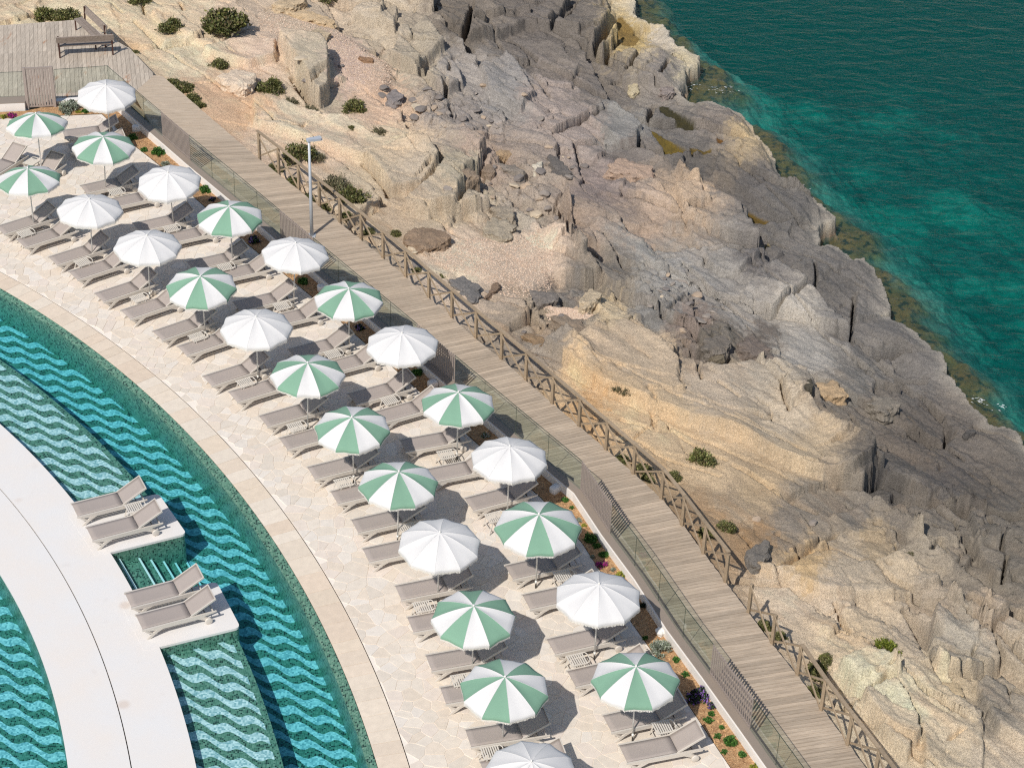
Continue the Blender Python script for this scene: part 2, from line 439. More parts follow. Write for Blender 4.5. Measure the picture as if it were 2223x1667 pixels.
# plaza with two tongues; the joint is an open slot
mb = MB(); ring(mb, 'joint', 'plaza', 0, 0, TS, .014, 0); wallring(mb, 'plaza', ZF-.1, 0, TS); wallring(mb, 'joint', -.1, 0, TS, .014, True)
pl = struct(mb, 'plaza_deck', M['plaza'])
mb = MB(); ring(mb, 'p2', 'joint', 0, 0, TS, 0, -.014); wallring(mb, 'joint', -.1, 0, TS, -.014)
mb.build('inner_deck', M['plaza'], pl)
mb = MB(); wallring(mb, 'p2', Z2-.05, -.05, TS, 0, True); mb.build('pool_edge_wall', M['mosaic_wall'], pl)
mb = MB(); wallring(mb, 'p2', -.05, 0, TS, 0, True); mb.build('pool_edge', M['plaza'], pl)
mb = MB(); ring(mb, 'joint', 'joint', -.09, -.09, TS, -.05, .05); mb.build('joint_slot', M['slot'], pl)
for a, b, c, r in PEN:
    inw = (c-b)/np.linalg.norm(c-b)
    poly = [c+inw*.35, r+inw*.35]; tip = round_poly([r, a, b, c], .16)[6:18]
    full = [np.array(q) for q in [*(poly[::-1]), *[]]]
    pts = [c+inw*.4]+[q for q in reversed(tip)]+[r+inw*.4]
    area = sum(pts[i-1][0]*pts[i][1]-pts[i][0]*pts[i-1][1] for i in range(len(pts)))
    if area < 0: pts = pts[::-1]
    mb = MB(); mb.prism(pts, -.07, .003); t = mb.build('deck_tongue', M['plaza'], pl)
    cen = np.mean(pts, 0)
    pin = [cen+(q-cen)*.992 for q in pts]
    mb = MB(); mb.prism(pin, ZF, -.07); mb.build('tongue_wall', M['mosaic_wall'], pl)
# stairs between the tongues
c1 = PEN[0][2]; d_in = (PEN[0][1]-PEN[0][2]); d_in /= np.linalg.norm(d_in)
c2 = bk2(290, 1288); along = (c2-c1); al = np.linalg.norm(along)+.25; along /= np.linalg.norm(along)
nose = [(256, 1203, -.30), (300, 1203, -.44), (325, 1205, -.60), (351.6, 1207, -.76), (377, 1210, -.92), (403, 1211, -1.04)]
st = None
prev = c1-d_in*.3
stairs = empty('pool_stairs', (c1[0], c1[1], ZF)); stairs['kind'] = 'structure'
for i, (px, py, z) in enumerate(nose):
    q = bk2(px, py, z); s = float((q-c1)@d_in); e = c1+d_in*s
    P = [prev-along*.1, e-along*.1, e+along*al, prev+along*al]
    off = np.array([c1[0], c1[1]])
    ar = sum(P[k-1][0]*P[k][1]-P[k][0]*P[k-1][1] for k in range(4))
    if ar < 0: P = P[::-1]
    mb = MB(); mb.prism([p-off for p in P], 0, z-ZF); t = mb.build('tread', M['mosaic'], stairs)
    mb = MB(); Q = [e-d_in*.05-along*.1, e+d_in*.003-along*.1, e+d_in*.003+along*al, e-d_in*.05+along*al]
    if sum(Q[k-1][0]*Q[k][1]-Q[k][0]*Q[k-1][1] for k in range(4)) < 0: Q = Q[::-1]
    mb.prism([p-off for p in Q], z-ZF-.05, z-ZF+.004); mb.build('nosing', M['nosing'], t)
    prev = e
# second pool
mb = MB(); vs = [arc_p('p2', t, .1) for t in TS]; cen = CP+np.array([8.0, 5.0])
mb.add([(p[0], p[1], Z2) for p in vs]+[(cen[0], cen[1], Z2)], [(len(vs), i, i+1) for i in range(len(vs)-1)]); struct(mb, 'inner_pool_floor', M['mosaic_deep'])
def water_body(name, A, B, offA, offB, z0, z1, fan=None):
    mb = MB()
    n = len(TS)
    outer = [arc_p(B, t, offB) for t in TS]
    inner = [arc_p(A, t, offA) for t in TS] if fan is None else [fan]*n
    vs = [(p[0], p[1], z) for z in (z0, z1) for p in inner+outer]
    fs = []
    K = 2*n
    for i in range(n-1):
        fs += [(i, i+1, n+i+1, n+i), (K+i, K+n+i, K+n+i+1, K+i+1), (n+i, n+i+1, K+n+i+1, K+n+i), (i+1, i, K+i, K+i+1)]
    fs += [(0, n, K+n, K), (2*n-1, n-1, K+n-1, K+2*n-1)]
    mb.add(vs, fs); o = mb.build(name, M['pool_water']); o['kind'] = 'structure'
    if fan is not None:
        bm = bmesh.new(); bm.from_mesh(o.data); bmesh.ops.remove_doubles(bm, verts=bm.verts, dist=1e-4); bm.to_mesh(o.data); bm.free()
    return o
water_body('pool_water', 'plaza', 'lip', -.02, .02, ZF-.02, ZW)
water_body('inner_pool_water', 'p2', 'p2', 0, .02, Z2-.02, ZW, fan=np.array([-33.0, 29.0]))

# ------------------------------------------------------------------ terrace outline
EDGE = bkl([(-60, 262), (0, 258), (147, 251), (221, 248), (296, 320), (344.5, 358), (423, 430), (527, 522), (607, 587), (683, 649), (850, 795), (1033, 960),
            (1173, 1079), (1262.7, 1177), (1298, 1231), (1367, 1344.5), (1406.5, 1401), (1485, 1515), (1534, 1588.6), (1590, 1672), (1640, 1750)])
mb = MB(); pv = [arc_p('pav', t, .012) for t in thetas(80)]
poly = pv+[np.array([-19.5, 66])] if False else pv
outl = list(EDGE)
# grout bed under the stones: from paver arc to planter edge, fanned from a mid line
pp = [tuple(p) for p in pv]+[tuple(p) for p in outl]
bm = bmesh.new(); vv = [bm.verts.new((x, y, -.012)) for x, y in pp]; bm.faces.new(vv); bmesh.ops.triangulate(bm, faces=bm.faces[:])
me = bpy.data.meshes.new('terrace'); bm.to_mesh(me); bm.free()
terrace = link('terrace', me, M['grout']); terrace['kind'] = 'structure'
if me.polygons[0].normal.z < 0: me.flip_normals()

def seg_d(P, A, B):
    P = np.asarray(P, float); AB = B-A; L = AB@AB
    t = np.clip(((P-A)@AB)/L, 0, 1); q = A+t[..., None]*AB
    return np.linalg.norm(P-q, axis=-1)
def poly_d(P, L):
    d = np.full(np.asarray(P).shape[:-1], 1e9)
    for i in range(len(L)-1): d = np.minimum(d, seg_d(P, L[i], L[i+1]))
    return d
def inside(P, poly):
    P = np.asarray(P, float); x, y = P[..., 0], P[..., 1]; c = np.zeros(x.shape, bool); n = len(poly)
    for i in range(n):
        x1, y1 = poly[i-1]; x2, y2 = poly[i]
        if y1 == y2: continue
        k = ((y1 > y) != (y2 > y)) & (x < (x2-x1)*(y-y1)/(y2-y1)+x1); c ^= k
    return c
def clip(poly, p, n):            # keep side (q-p).n <= 0
    out = []
    for i in range(len(poly)):
        a, b = poly[i-1], poly[i]; da = (a-p)@n; db = (b-p)@n
        if da <= 0: 
            if db <= 0: out.append(b)
            else: out.append(a+(b-a)*da/(da-db))
        elif db <= 0: out.append(a+(b-a)*da/(da-db)); out.append(b)
    return out
# crazy paving
SP = .32; seeds = []
gx = np.arange(-20, 8, SP); gy = np.arange(33.5, 71, SP)
jit = rng.uniform(-.42, .42, (len(gx), len(gy), 2))*SP
grid = np.stack(np.meshgrid(gx, gy, indexing='ij'), -1)+jit
keep = rng.random((len(gx), len(gy))) > .22
TP = np.array(pp); ins = inside(grid, TP)
cells = []
for i in range(2, len(gx)-2):
    for j in range(2, len(gy)-2):
        if not (ins[i, j] and keep[i, j]): continue
        s = grid[i, j]
        if pj((*s, 0))[0] < -60 or pj((*s, 0))[1] > 1720: continue
        poly = [s+np.array(v)*.75 for v in ((-1, -1), (1, -1), (1, 1), (-1, 1))]
        for a in range(-2, 3):
            for b in range(-2, 3):
                if (a or b) and keep[i+a, j+b]:
                    q = grid[i+a, j+b]; n = q-s; L = np.linalg.norm(n)
                    poly = clip(poly, s+n*.5-n/L*.007, n/L)
                    if len(poly) < 3: break
        # borders
        th = theta_of(s); pa = arc_p('pav', th, .02); u = -np.array([math.cos(th), math.sin(th)])
        if np.linalg.norm(s-pa) < 1.2: poly = clip(poly, pa, u)
        for k in range(len(EDGE)-1):
            A, B = EDGE[k], EDGE[k+1]
            if seg_d(s, A, B) < 1.0:
                t = (B-A)/np.linalg.norm(B-A); nrm = np.array([-t[1], t[0]])
                if nrm@(s-A) > 0: nrm = -nrm
                poly = clip(poly, A-nrm*.01, nrm)
        if len(poly) >= 3: cells.append((s, poly))
cells.sort(key=lambda c: c[0][1])
SC = [(236, 224, 208), (238, 227, 212), (235, 221, 203), (238, 229, 217), (232, 221, 206), (236, 223, 209)]
def piece_mesh(name, poly, z0, z1, col, mat, ch=.004):
    mb = MB(); n = len(poly); cen = np.mean(poly, 0)
    top = [p+(cen-p)/max(np.linalg.norm(cen-p), .01)*ch for p in poly]
    vs = [(p[0], p[1], z0) for p in poly]+[(p[0], p[1], z1-ch) for p in poly]+[(p[0], p[1], z1) for p in top]
    fs = [tuple(range(2*n, 3*n))]+[(i, (i+1) % n, (i+1) % n+n, i+n) for i in range(n)]+[(i+n, (i+1) % n+n, (i+1) % n+2*n, i+2*n) for i in range(n)]
    mb.add(vs, fs, False, col); return mb
def ccw(p):
    return p if sum(p[i-1][0]*p[i][1]-p[i][0]*p[i-1][1] for i in range(len(p))) > 0 else p[::-1]
rest = MB()
for k, (s, poly) in enumerate(cells):
    poly = ccw(poly)
    c = lin(random.choice(SC)); g = random.uniform(.95, 1.03); c = tuple(x*g*.90 for x in c)
    z = random.uniform(-.002, .004)
    q = piece_mesh('paving_stone', poly, -.02, z, c, None)
    if k < 300: q.build('paving_stone', M['stone'], terrace)
    else: rest.add(q.v, q.f, False); rest.col += q.col
o = rest.build('paving_stones', M['stone'], terrace); o['kind'] = 'stuff'
# border pavers along the pool
th = TH0
border = empty('pool_coping', (0, 0, 0)); border['kind'] = 'structure'
mbg = MB(); ring(mbg, 'coping', 'pav', -.025, -.025, TS, 0, .012); mbg.build('paver_bed', M['slot'], border)
while th < TH1-.02:
    wd = random.choice([.42, .5, .55, .6, .74])/40.0
    g = .004/40
    P = [arc_p('coping', th+g), arc_p('pav', th+g, -.012), arc_p('pav', th+wd/2, -.012), arc_p('pav', th+wd-g, -.012), arc_p('coping', th+wd-g), arc_p('coping', th+wd/2)]
    c = random.choice([(236, 219, 198), (238, 223, 203), (234, 217, 195), (240, 227, 209), (233, 214, 192)]); gg = random.uniform(.85, .92)
    piece_mesh('paver', ccw(P), -.03, .004+random.uniform(-.001, .002), tuple(x*gg for x in lin(c)), None).build('paver', M['stone'], border)
    th += wd

# ------------------------------------------------------------------ boundary wall, planter, glass, screens
ZB = -0.22     # boardwalk level
ZC = 0.32      # wall cap
BASE = bkl([(239, 196), (356, 297), (415, 348), (521, 435.5), (612, 513), (860, 722), (1100, 925), (1263, 1063), (1325, 1155), (1396, 1250), (1466, 1358), (1545, 1464), (1629, 1580), (1691, 1667), (1745, 1742)], ZC)
TOPW = bkl([(-60, 214), (60, 209), (122, 204.5), (239, 196)], ZC)
def offset(L, d):
    out = []
    for i in range(len(L)):
        a = L[max(i-1, 0)]; b = L[min(i+1, len(L)-1)]; t = (b-a)/np.linalg.norm(b-a); out.append(L[i]+np.array([-t[1], t[0]])*d)
    return np.array(out)
def strip(mb, A, B, zA, zB):
    vs = []; fs = []
    for a, b in zip(A, B): vs += [(a[0], a[1], zA), (b[0], b[1], zB)]
    for i in range(len(A)-1): fs.append((2*i, 2*i+1, 2*i+3, 2*i+2))
    return mb.add(vs, fs)
def solid_strip(mb, A, B, z0, z1):
    for i in range(len(A)-1):
        mb.prism(ccw([A[i], B[i], B[i+1], A[i+1]]), z0, z1)
    return mb
inner = offset(BASE, -.27)   # towards the terrace (left of travel is +)
if np.linalg.norm(inner[5]-np.array([-2, 44])) > np.linalg.norm(offset(BASE, .27)[5]-np.array([-2, 44])): inner = offset(BASE, .27); SGN = 1
else: SGN = -1
wall = empty('parapet_wall', (BASE[7][0], BASE[7][1], ZB)); off0 = np.array([BASE[7][0], BASE[7][1]])
tag(wall, 'low white rendered parapet wall with bronze grey metal capping beside the boardwalk', 'wall')
A = offset(BASE, SGN*.02)-off0; Bv = offset(BASE, SGN*.29)-off0
mb = MB(); vs = []; fs = []
def closed_strip(A, B, z0, z1):
    mb = MB(); n = len(A)
    vs = [(p[0], p[1], z) for z in (z0, z1) for L in (A, B) for p in L]; fs = []
    K = 2*n
    for i in range(n-1):
        fs += [(i, i+1, n+i+1, n+i)[::-1], (K+i, K+i+1, K+n+i+1, K+n+i), (i, i+1, K+i+1, K+i), (n+i, K+n+i, K+n+i+1, n+i+1)]
    fs += [(0, n, K+n, K), (n-1, K+n-1, K+2*n-1, 2*n-1)]
    mb.add(vs, fs)
    return mb
def fix(o):
    bm = bmesh.new(); bm.from_mesh(o.data); bmesh.ops.recalc_face_normals(bm, faces=bm.faces[:]); bm.to_mesh(o.data); bm.free(); return o
o = fix(closed_strip(A, Bv, -.3, ZC-ZB-.03).build('wall_body', M['wall_white'], wall))
A2 = offset(BASE, SGN*-.03)-off0; B2 = offset(BASE, SGN*.25)-off0
o = fix(closed_strip(A2, B2, ZC-ZB-.03, ZC-ZB).build('metal_cap', M['metal_cap'], wall))
# wall along the top, left of the gate
tw = empty('parapet_wall', (TOPW[1][0], TOPW[1][1], ZB)); o0 = np.array([TOPW[1][0], TOPW[1][1]])
tag(tw, 'short white wall with flat metal capping left of the slatted gate', 'wall')
LT = TOPW[:2]; dn = np.array([0.0, -1.0])
fix(closed_strip(LT-o0, LT+dn*.55-o0, -.3, ZC-ZB-.03).build('wall_body', M['wall_white'], tw))
fix(closed_strip(LT+np.array([0, .04])-o0, LT+dn*.52-o0, ZC-ZB-.03, ZC-ZB).build('metal_cap', M['metal_cap'], tw))
LT = TOPW[2:]; tw2 = empty('parapet_wall', (LT[0][0], LT[0][1], ZB)); o0 = np.array([LT[0][0], LT[0][1]])
tag(tw2, 'short white wall under clear glass right of the slatted gate', 'wall')
fix(closed_strip(LT-o0, LT+dn*.25-o0, -.3, .35).build('wall_body', M['wall_white'], tw2))
# planter bed
PLN = offset(BASE, SGN*.285)
bedv = [*EDGE[3:], *PLN[::-1]]
bm = bmesh.new(); vv = [bm.verts.new((*p, .015)) for p in bedv]; bm.faces.new(vv); bmesh.ops.triangulate(bm, faces=bm.faces[:]); me = bpy.data.meshes.new('planting_bed'); bm.to_mesh(me); bm.free()
if me.polygons[0].normal.z < 0: me.flip_normals()
bed = link('planting_bed', me, M['soil']); bed['kind'] = 'structure'
TOPB = [EDGE[0], EDGE[1], EDGE[2], EDGE[3], PLN[0]+np.array([0, 0]), TOPW[2]+dn*.26, TOPW[1]+dn*.6, TOPW[0]+dn*.6]
bm = bmesh.new(); vv = [bm.verts.new((*p, .012)) for p in TOPB]; bm.faces.new(vv); bmesh.ops.triangulate(bm, faces=bm.faces[:]); me = bpy.data.meshes.new('planting_bed'); bm.to_mesh(me); bm.free()
if me.polygons[0].normal.z < 0: me.flip_normals()
bed2 = link('planting_bed', me, M['soil']); bed2['kind'] = 'structure'
# bark chips
mb = MB()
BP = np.array(bedv); lo, hi = BP.min(0), BP.max(0)
pts = rng.uniform(lo, hi, (60000, 2)); pts = pts[inside(pts, BP)][:9000]
for p in pts:
    a = random.uniform(0, PI); s = random.uniform(.015, .04); tlt = random.uniform(-.5, .5)
    X = np.array([math.cos(a), math.sin(a), tlt])*s; Y = np.array([-math.sin(a), math.cos(a), 0])*s*.45
    c = np.array([p[0], p[1], .028]); k = random.uniform(.5, 1.15)
    mb.add([c-X-Y, c+X-Y, c+X+Y, c-X+Y], [(0, 1, 2, 3)], False, tuple(v*k for v in lin((206, 164, 118))))
o = mb.build('bark_chips', M['mulch']); o['kind'] = 'stuff'; o['label'] = 'orange brown bark chips covering the planting bed'

def along_pts(L, step):
    seg = np.linalg.norm(np.diff(L, axis=0), axis=1); cum = np.r_[0, np.cumsum(seg)]
    return cum
def at_len(L, cum, s):
    i = min(max(int(np.searchsorted(cum, s)-1), 0), len(L)-2); t = (s-cum[i])/(cum[i+1]-cum[i]); return L[i]+(L[i+1]-L[i])*t
def near_len(L, cum, p):
    best = (1e9, 0)
    for i in range(len(L)-1):
        AB = L[i+1]-L[i]; t = np.clip(((p-L[i])@AB)/(AB@AB), 0, 1); dd = np.linalg.norm(p-L[i]-t*AB)
        if dd < best[0]: best = (dd, cum[i]+t*np.linalg.norm(AB))
    return best[1]
GL = offset(BASE, SGN*.03); gc = along_pts(GL, 1)
SCREENS = [((356, 297), (415, 348)), ((612, 513), (682, 573)), ((911, 762), (992, 829)), ((1263, 1063), (1327, 1156)), ((1545, 1464), (1628, 1581))]
srange = []
names = ['first', 'second', 'third', 'fourth', 'fifth']
mslat = MB(); mslat.box((0, 0, .5), .019, .012, .5); mslat = mslat.mesh('slat', M['screen'])
for k, (a, b) in enumerate(SCREENS):
    s0 = near_len(GL, gc, bk2(*a, ZC)); s1 = near_len(GL, gc, bk2(*b, ZC)); srange.append((s0, s1))
    p0 = at_len(GL, gc, s0); rt = empty('slatted_screen', (p0[0], p0[1], ZC+.002))
    tag(rt, f'bronze grey upright slat screen in the glass balustrade, {names[k]} from the bench deck', 'screen', 'slat screens along the parapet')
    n = int((s1-s0)/.094)
    for i in range(n+1):
        q = at_len(GL, gc, s0+(s1-s0)*i/n)-p0; q2 = at_len(GL, gc, min(s0+(s1-s0)*i/n+.05, gc[-1]))-p0-q
        o = link('slat', mslat, None, rt); o.location = (q[0], q[1], 0); o.rotation_euler = (0, 0, math.atan2(q2[1], q2[0]))
    mb = MB(); e = at_len(GL, gc, s1)-p0
    for z in (.06, .93): mb.bar((0, 0, z), (e[0], e[1], z), .02, .03)
    mb.build('rail', M['screen'], rt)
# glass
gl = empty('glass_balustrade', (BASE[0][0], BASE[0][1], ZC)); g0 = np.array([BASE[0][0], BASE[0][1]])
tag(gl, 'clear green tinted glass balustrade panels standing on the parapet capping', 'balustrade')
def pane(p, q, z0=.0, z1=1.0, parent=None, off=None):
    a = p-off; b = q-off; t = (b-a); L = np.linalg.norm(t); t /= L; n = np.array([-t[1], t[0]])*.005
    mb = MB(); mb.prism(ccw([a+t*.008-n, b-t*.008-n, b-t*.008+n, a+t*.008+n]), z0+.004, z1-.008)
    o = mb.build('glass_panel', M['glass'], parent)
    mb = MB(); mb.bar((*(a+t*.006), z1-.004), (*(b-t*.006), z1-.004), .014, .010)
    mb.bar((*(a+t*.004), z0+.02), (*(a+t*.004), z1-.02), .005, .011); mb.build('glass_edge', M['glass_edge'], o)
cur = 0.0
for s0, s1 in srange+[(gc[-1], gc[-1])]:
    L = s0-cur
    if L > .2:
        n = max(1, round(L/1.65))
        for i in range(n): pane(at_len(GL, gc, cur+L*i/n), at_len(GL, gc, cur+L*(i+1)/n), 0, 1.0, gl, g0)
    cur = s1
gl2 = empty('glass_balustrade', (TOPW[2][0], TOPW[2][1], ZC))
tag(gl2, 'clear glass panels between the slatted gate and the deck corner', 'balustrade')
for i in range(2): pane(TOPW[2]+(TOPW[3]-TOPW[2])*i/2, TOPW[2]+(TOPW[3]-TOPW[2])*(i+1)/2, 0, 1.0, gl2, TOPW[2])
gl3 = empty('glass_balustrade', (TOPW[0][0], TOPW[0][1], ZC))
tag(gl3, 'clear glass panel on the wall left of the slatted gate', 'balustrade')
for i in range(2): pane(TOPW[0]+(TOPW[1]-TOPW[0])*i/2, TOPW[0]+(TOPW[1]-TOPW[0])*(i+1)/2, 0, 1.0, gl3, TOPW[0])
# gate
gp0, gp1 = bk2(61, 236, 0), bk2(120, 233, 0)
gate = empty('slatted_gate', (gp0[0], gp0[1], 0)); tag(gate, 'bronze grey vertical slat gate leading onto the bench deck', 'gate')
gd = gp1-gp0
mg = MB(); mg.box((0, 0, .8), .035, .02, .78); mg = mg.mesh('slat', M['screen'])
for i in range(10):
    o = link('slat', mg, None, gate); q = gd*(i+.5)/10; o.location = (q[0], q[1], .04)
mb = MB(); mb.bar((0, 0, 1.62), (*gd, 1.62), .05, .06); mb.bar((0, 0, .08), (*gd, .08), .05, .06); mb.build('rail', M['screen'], gate)
for q in (np.zeros(2), gd):
    mb = MB(); mb.box((*q, .82), .05, .04, .84); mb.build('gate_post', M['screen'], gate)

# ------------------------------------------------------------------ boardwalk
RIGHT_PX = [(336, 163), (352.6, 165.5), (436.7, 238.7), (565, 348), (647.6, 412), (699, 454), (740, 487), (788.7, 524.8), (837.5, 565.5), (886, 606), (930, 647), (981, 690), (1033, 736), (1092.5, 782.4), (1143, 827.5), (1199, 876),
            (1260, 927.5), (1317, 976), (1376.7, 1028), (1436, 1082), (1485, 1142), (1528.6, 1201), (1575, 1263), (1627, 1332), (1679, 1401.4), (1734, 1469), (1791, 1545), (1845.4, 1618.5), (1880.7, 1667), (1945, 1755)]
RIGHT = bkl(RIGHT_PX, ZB); rc = along_pts(RIGHT, 1)
LEFT = np.vstack([bkl([(338, 160), (289, 203)], ZB), offset(BASE, SGN*-.02)[1:]])
slope_y = [150, 250, 400, 600, 850, 1100, 1400, 1800]; slope_v = [.06, .02, -.10, -.17, -.245, -.20, -.155, -.15]
walk = empty('boardwalk', (0, 0, ZB)); walk['kind'] = 'structure'
def ray_poly(p, d, L):
    best = None
    for i in range(len(L)-1):
        A, B = L[i], L[i+1]; e = B-A; den = d[0]*e[1]-d[1]*e[0]
        if abs(den) < 1e-9: continue
        r = A-p; t = (r[0]*e[1]-r[1]*e[0])/den; u = (r[0]*d[1]-r[1]*d[0])/den
        if t > 0.2 and -.02 <= u <= 1.02 and (best is None or t < best): best = t
    return best
lines = []
s = 0.1; Ltot = rc[-1]
while s < Ltot:
    p = at_len(RIGHT, rc, s); X, Y = pj((p[0], p[1], ZB)); m_ = np.interp(Y, slope_y, slope_v)
    dv = bk2(X-30, Y-30*m_, ZB)-p; dv /= np.linalg.norm(dv)
    t = ray_poly(p, dv, LEFT)
    if t and t < 6: lines.append((p-dv*random.uniform(-.01, .02), p+dv*t, dv))
    s += .128
planks = []
for i in range(len(lines)-1):
    a0, a1, d0 = lines[i]; b0, b1, d1 = lines[i+1]
    nn = (b0-a0); nn /= np.linalg.norm(nn)
    planks.append([a0+nn*.006, a1+nn*.006, b1-nn*.006, b0-nn*.006])
planks.sort(key=lambda P: P[0][1])
rest = MB()
for k, P in enumerate(planks):
    c = np.mean(P, 0); dv = P[1]-P[0]; a = math.atan2(dv[1], dv[0])
    R2 = np.array([[math.cos(-a), -math.sin(-a)], [math.sin(-a), math.cos(-a)]])
    zt = random.uniform(-.003, .004)
    if k < 300:
        mb = MB(); mb.prism(ccw([R2@(q-c) for q in P]), -.04, zt); o = mb.build('plank', M['wood_plank'], walk)
        o.location = (c[0], c[1], 0); o.rotation_euler = (0, 0, a)
    else: rest.prism(ccw(P), -.04, zt)
if rest.v:
    o = rest.build('planks', M['wood_plank'], walk); o['kind'] = 'stuff'
mb = MB()
for off_ in (.25, 1.1, 1.9):
    L = offset(RIGHT, -off_) if np.linalg.norm(offset(RIGHT, -.5)[10]-LEFT[5]) < np.linalg.norm(offset(RIGHT, .5)[10]-LEFT[5]) else offset(RIGHT, off_)
    for i in range(1, len(L)-1): mb.bar((*L[i], -.12), (*L[i+1], -.12), .1, .14)
mb.build('joist', M['wood_fence'], walk)
# deck with the benches
DECK = bkl([(-60, 60), (0, 55.6), (116.6, 47.5), (172, 43), (240, 82), (282, 106), (336, 163), (289, 203), (239, 214), (122, 222), (60, 228), (-60, 232)], ZB)
deck = empty('bench_deck', (0, 0, ZB)); deck['kind'] = 'structure'
dA = bk2(100, 60, ZB); dB = bk2(106, 200, ZB); dd = (dA-dB)/np.linalg.norm(dA-dB); nx = np.array([dd[1], -dd[0]])
o_ = bk2(-40, 200, ZB); wv = .165
nrow = int(np.ptp((DECK-o_)@nx)/wv)+3
br = [float((bk2(100, y, ZB)-o_)@dd) for y in (240, 172, 112, 20)]
for i in range(-2, nrow):
    for j in range(3):
        x0 = i*wv+.004; x1 = (i+1)*wv-.004
        sh = (.25 if (i*7 % 5) > 2 else 0) if j else 0
        y0 = br[j]-.6*(j == 0); y1 = br[j+1]+.6*(j == 2)
        P = [o_+nx*x0+dd*(y0+.004), o_+nx*x1+dd*(y0+.004), o_+nx*x1+dd*(y1-.004), o_+nx*x0+dd*(y1-.004)]
        P = ccw(P)
        # clip to deck outline (convex enough: clip by its edges that bound this plank)
        cx = o_+nx*(x0+x1)/2
        DP = ccw([np.array(q) for q in DECK])
        poly = P
        for k in range(len(DP)):
            A, B = DP[k-1], DP[k]; e = B-A; nrm = np.array([e[1], -e[0]])/np.linalg.norm(e)
            if k in ():
                continue
            # only edges crossed by the plank's axis column
            ta = (A-o_)@nx; tb = (B-o_)@nx
            if min(ta, tb) <= (x0+x1)/2 <= max(ta, tb): poly = clip(poly, A, nrm)
            if len(poly) < 3: break
        if len(poly) < 3 or not inside(np.array([np.mean(poly, 0)]), DP)[0]: continue
        c = np.mean(poly, 0); mb = MB(); mb.prism(ccw([q-c for q in poly]), -.04, random.uniform(-.003, .004))
        o = mb.build('plank', M['wood_deck'], deck); o.location = (c[0], c[1], 0)
fo = MB(); fo.prism(ccw([np.array(q) for q in DECK]), -.30, -.05); fo.build('deck_frame', M['wood_fence'], deck)

# ------------------------------------------------------------------ fence
RUN1 = [(563.6, 342), (605.6, 374), (649, 409.6), (694, 447), (738.5, 482.7), (784.6, 519), (832, 560), (881, 600.7), (931, 645.5), (981, 689), (1033, 733.6), (1088.4, 779.7), (1141.5, 825), (1199, 876), (1257, 924.8), (1315.6, 976), (1375, 1028), (1436, 1082), (1481, 1140), (1527, 1201), (1575, 1263)]
RUN2 = [(1625, 1328), (1676, 1396), (1731.5, 1464), (1783, 1540), (1840, 1616), (1898, 1692), (1955, 1768)]
def fence(run, skip_rail, label):
    P = bkl(run, ZB); root = empty('timber_fence', (P[0][0], P[0][1], ZB)); tag(root, label, 'fence')
    P = P-P[0]; H = 1.0
    for i, p in enumerate(P):
        mb = MB(); mb.box((*p, H/2-.17), .042, .042, H/2+.13, X=(.8, -.6, 0), Y=(.6, .8, 0)); mb.build('post', M['wood_fence'], root)
    for i in range(len(P)-1):
        a, b = P[i], P[i+1]; t = (b-a)/np.linalg.norm(b-a); n = np.array([-t[1], t[0]])
        mb = MB(); mb.bar((*(a+n*.045), .06), (*(b+n*.045), H-.06), .03, .056); mb.build('brace', M['wood_fence'], root)
        mb = MB(); mb.bar((*(a-n*.045), H-.06), (*(b-n*.045), .06), .03, .056); mb.build('brace', M['wood_fence'], root)
        if i >= skip_rail:
            e = .12 if i == 0 else 0
            mb = MB(); mb.bar((*(a-t*e), H+.03), (*(b+t*.004), H+.03), .10, .045); mb.build('top_rail', M['wood_fence'], root)
    return root
fence(RUN1, 0, 'long weathered timber fence with crossed braces beside the boardwalk')
fence(RUN2, 2, 'timber cross braced fence whose first bays have lost their top rail')

# ------------------------------------------------------------------ lamp post
lp = bk2(677, 512, ZB); root = empty('lamp_post', (lp[0], lp[1], ZB)); tag(root, 'slim galvanised street lamp with a flat head beside the boardwalk', 'street lamp')
mb = MB(); mb.tube([(0, 0, 0), (0, 0, 1.2), (0, 0, 3.62)], [.065, .055, .042], 12); mb.build('pole', M['galv'], root)
mb = MB(); mb.prism(round_poly([np.array(q) for q in ((-.09, -.07), (.42, -.11), (.42, .11), (-.09, .07))], .07, 4), 3.60, 3.68); h = mb.build('lamp_head', M['lamp_head'], root); h.rotation_euler = (0, 0, math.radians(22))
mb = MB(); mb.box((.28, 0, 3.592), .17, .08, .006); g = mb.build('diffuser', M['garden_lamp'], h)
mb = MB(); mb.box((0, 0, .01), .13, .13, .012); mb.build('base_plate', M['galv'], root)

# ------------------------------------------------------------------ benches
def bench(a, b, back_dir, label):
    # a,b ends of the seat on the deck (ground points)
    root = empty('wooden_bench', (a[0], a[1], ZB+.004)); tag(root, label, 'bench', 'benches on the timber deck')
    L = np.linalg.norm(b-a); t = (b-a)/L; n = np.array(back_dir, float); n -= t*(n@t); n /= np.linalg.norm(n)
    def p(u, v, z): q = t*u+n*v; return (q[0], q[1], z)
    for v in (-.13, .05):
        mb = MB(); mb.bar(p(0, v, .45), p(L, v, .45), .165, .05); mb.build('seat_board', M['wood_bench'], root)
    mb = MB(); mb.bar(p(-.02, .27, .78), p(L+.02, .27, .78), .05, .28, up=(n[0]*.3, n[1]*.3, 1)); mb.build('backrest', M['wood_bench'], root)
    for u in (.06, L-.06):
        mb = MB(); mb.bar(p(u, -.2, 0), p(u, -.2, .42), .05, .05); mb.bar(p(u, -.22, .40), p(u, .24, .40), .05, .05)
        mb.bar(p(u, .2, 0), p(u, .23, .92), .05, .06, up=(t[0], t[1], 0)); mb.build('leg', M['rust'], root)
b1a, b1b = bk2(172, 40, ZB+.45), bk2(218, 84, ZB+.45)
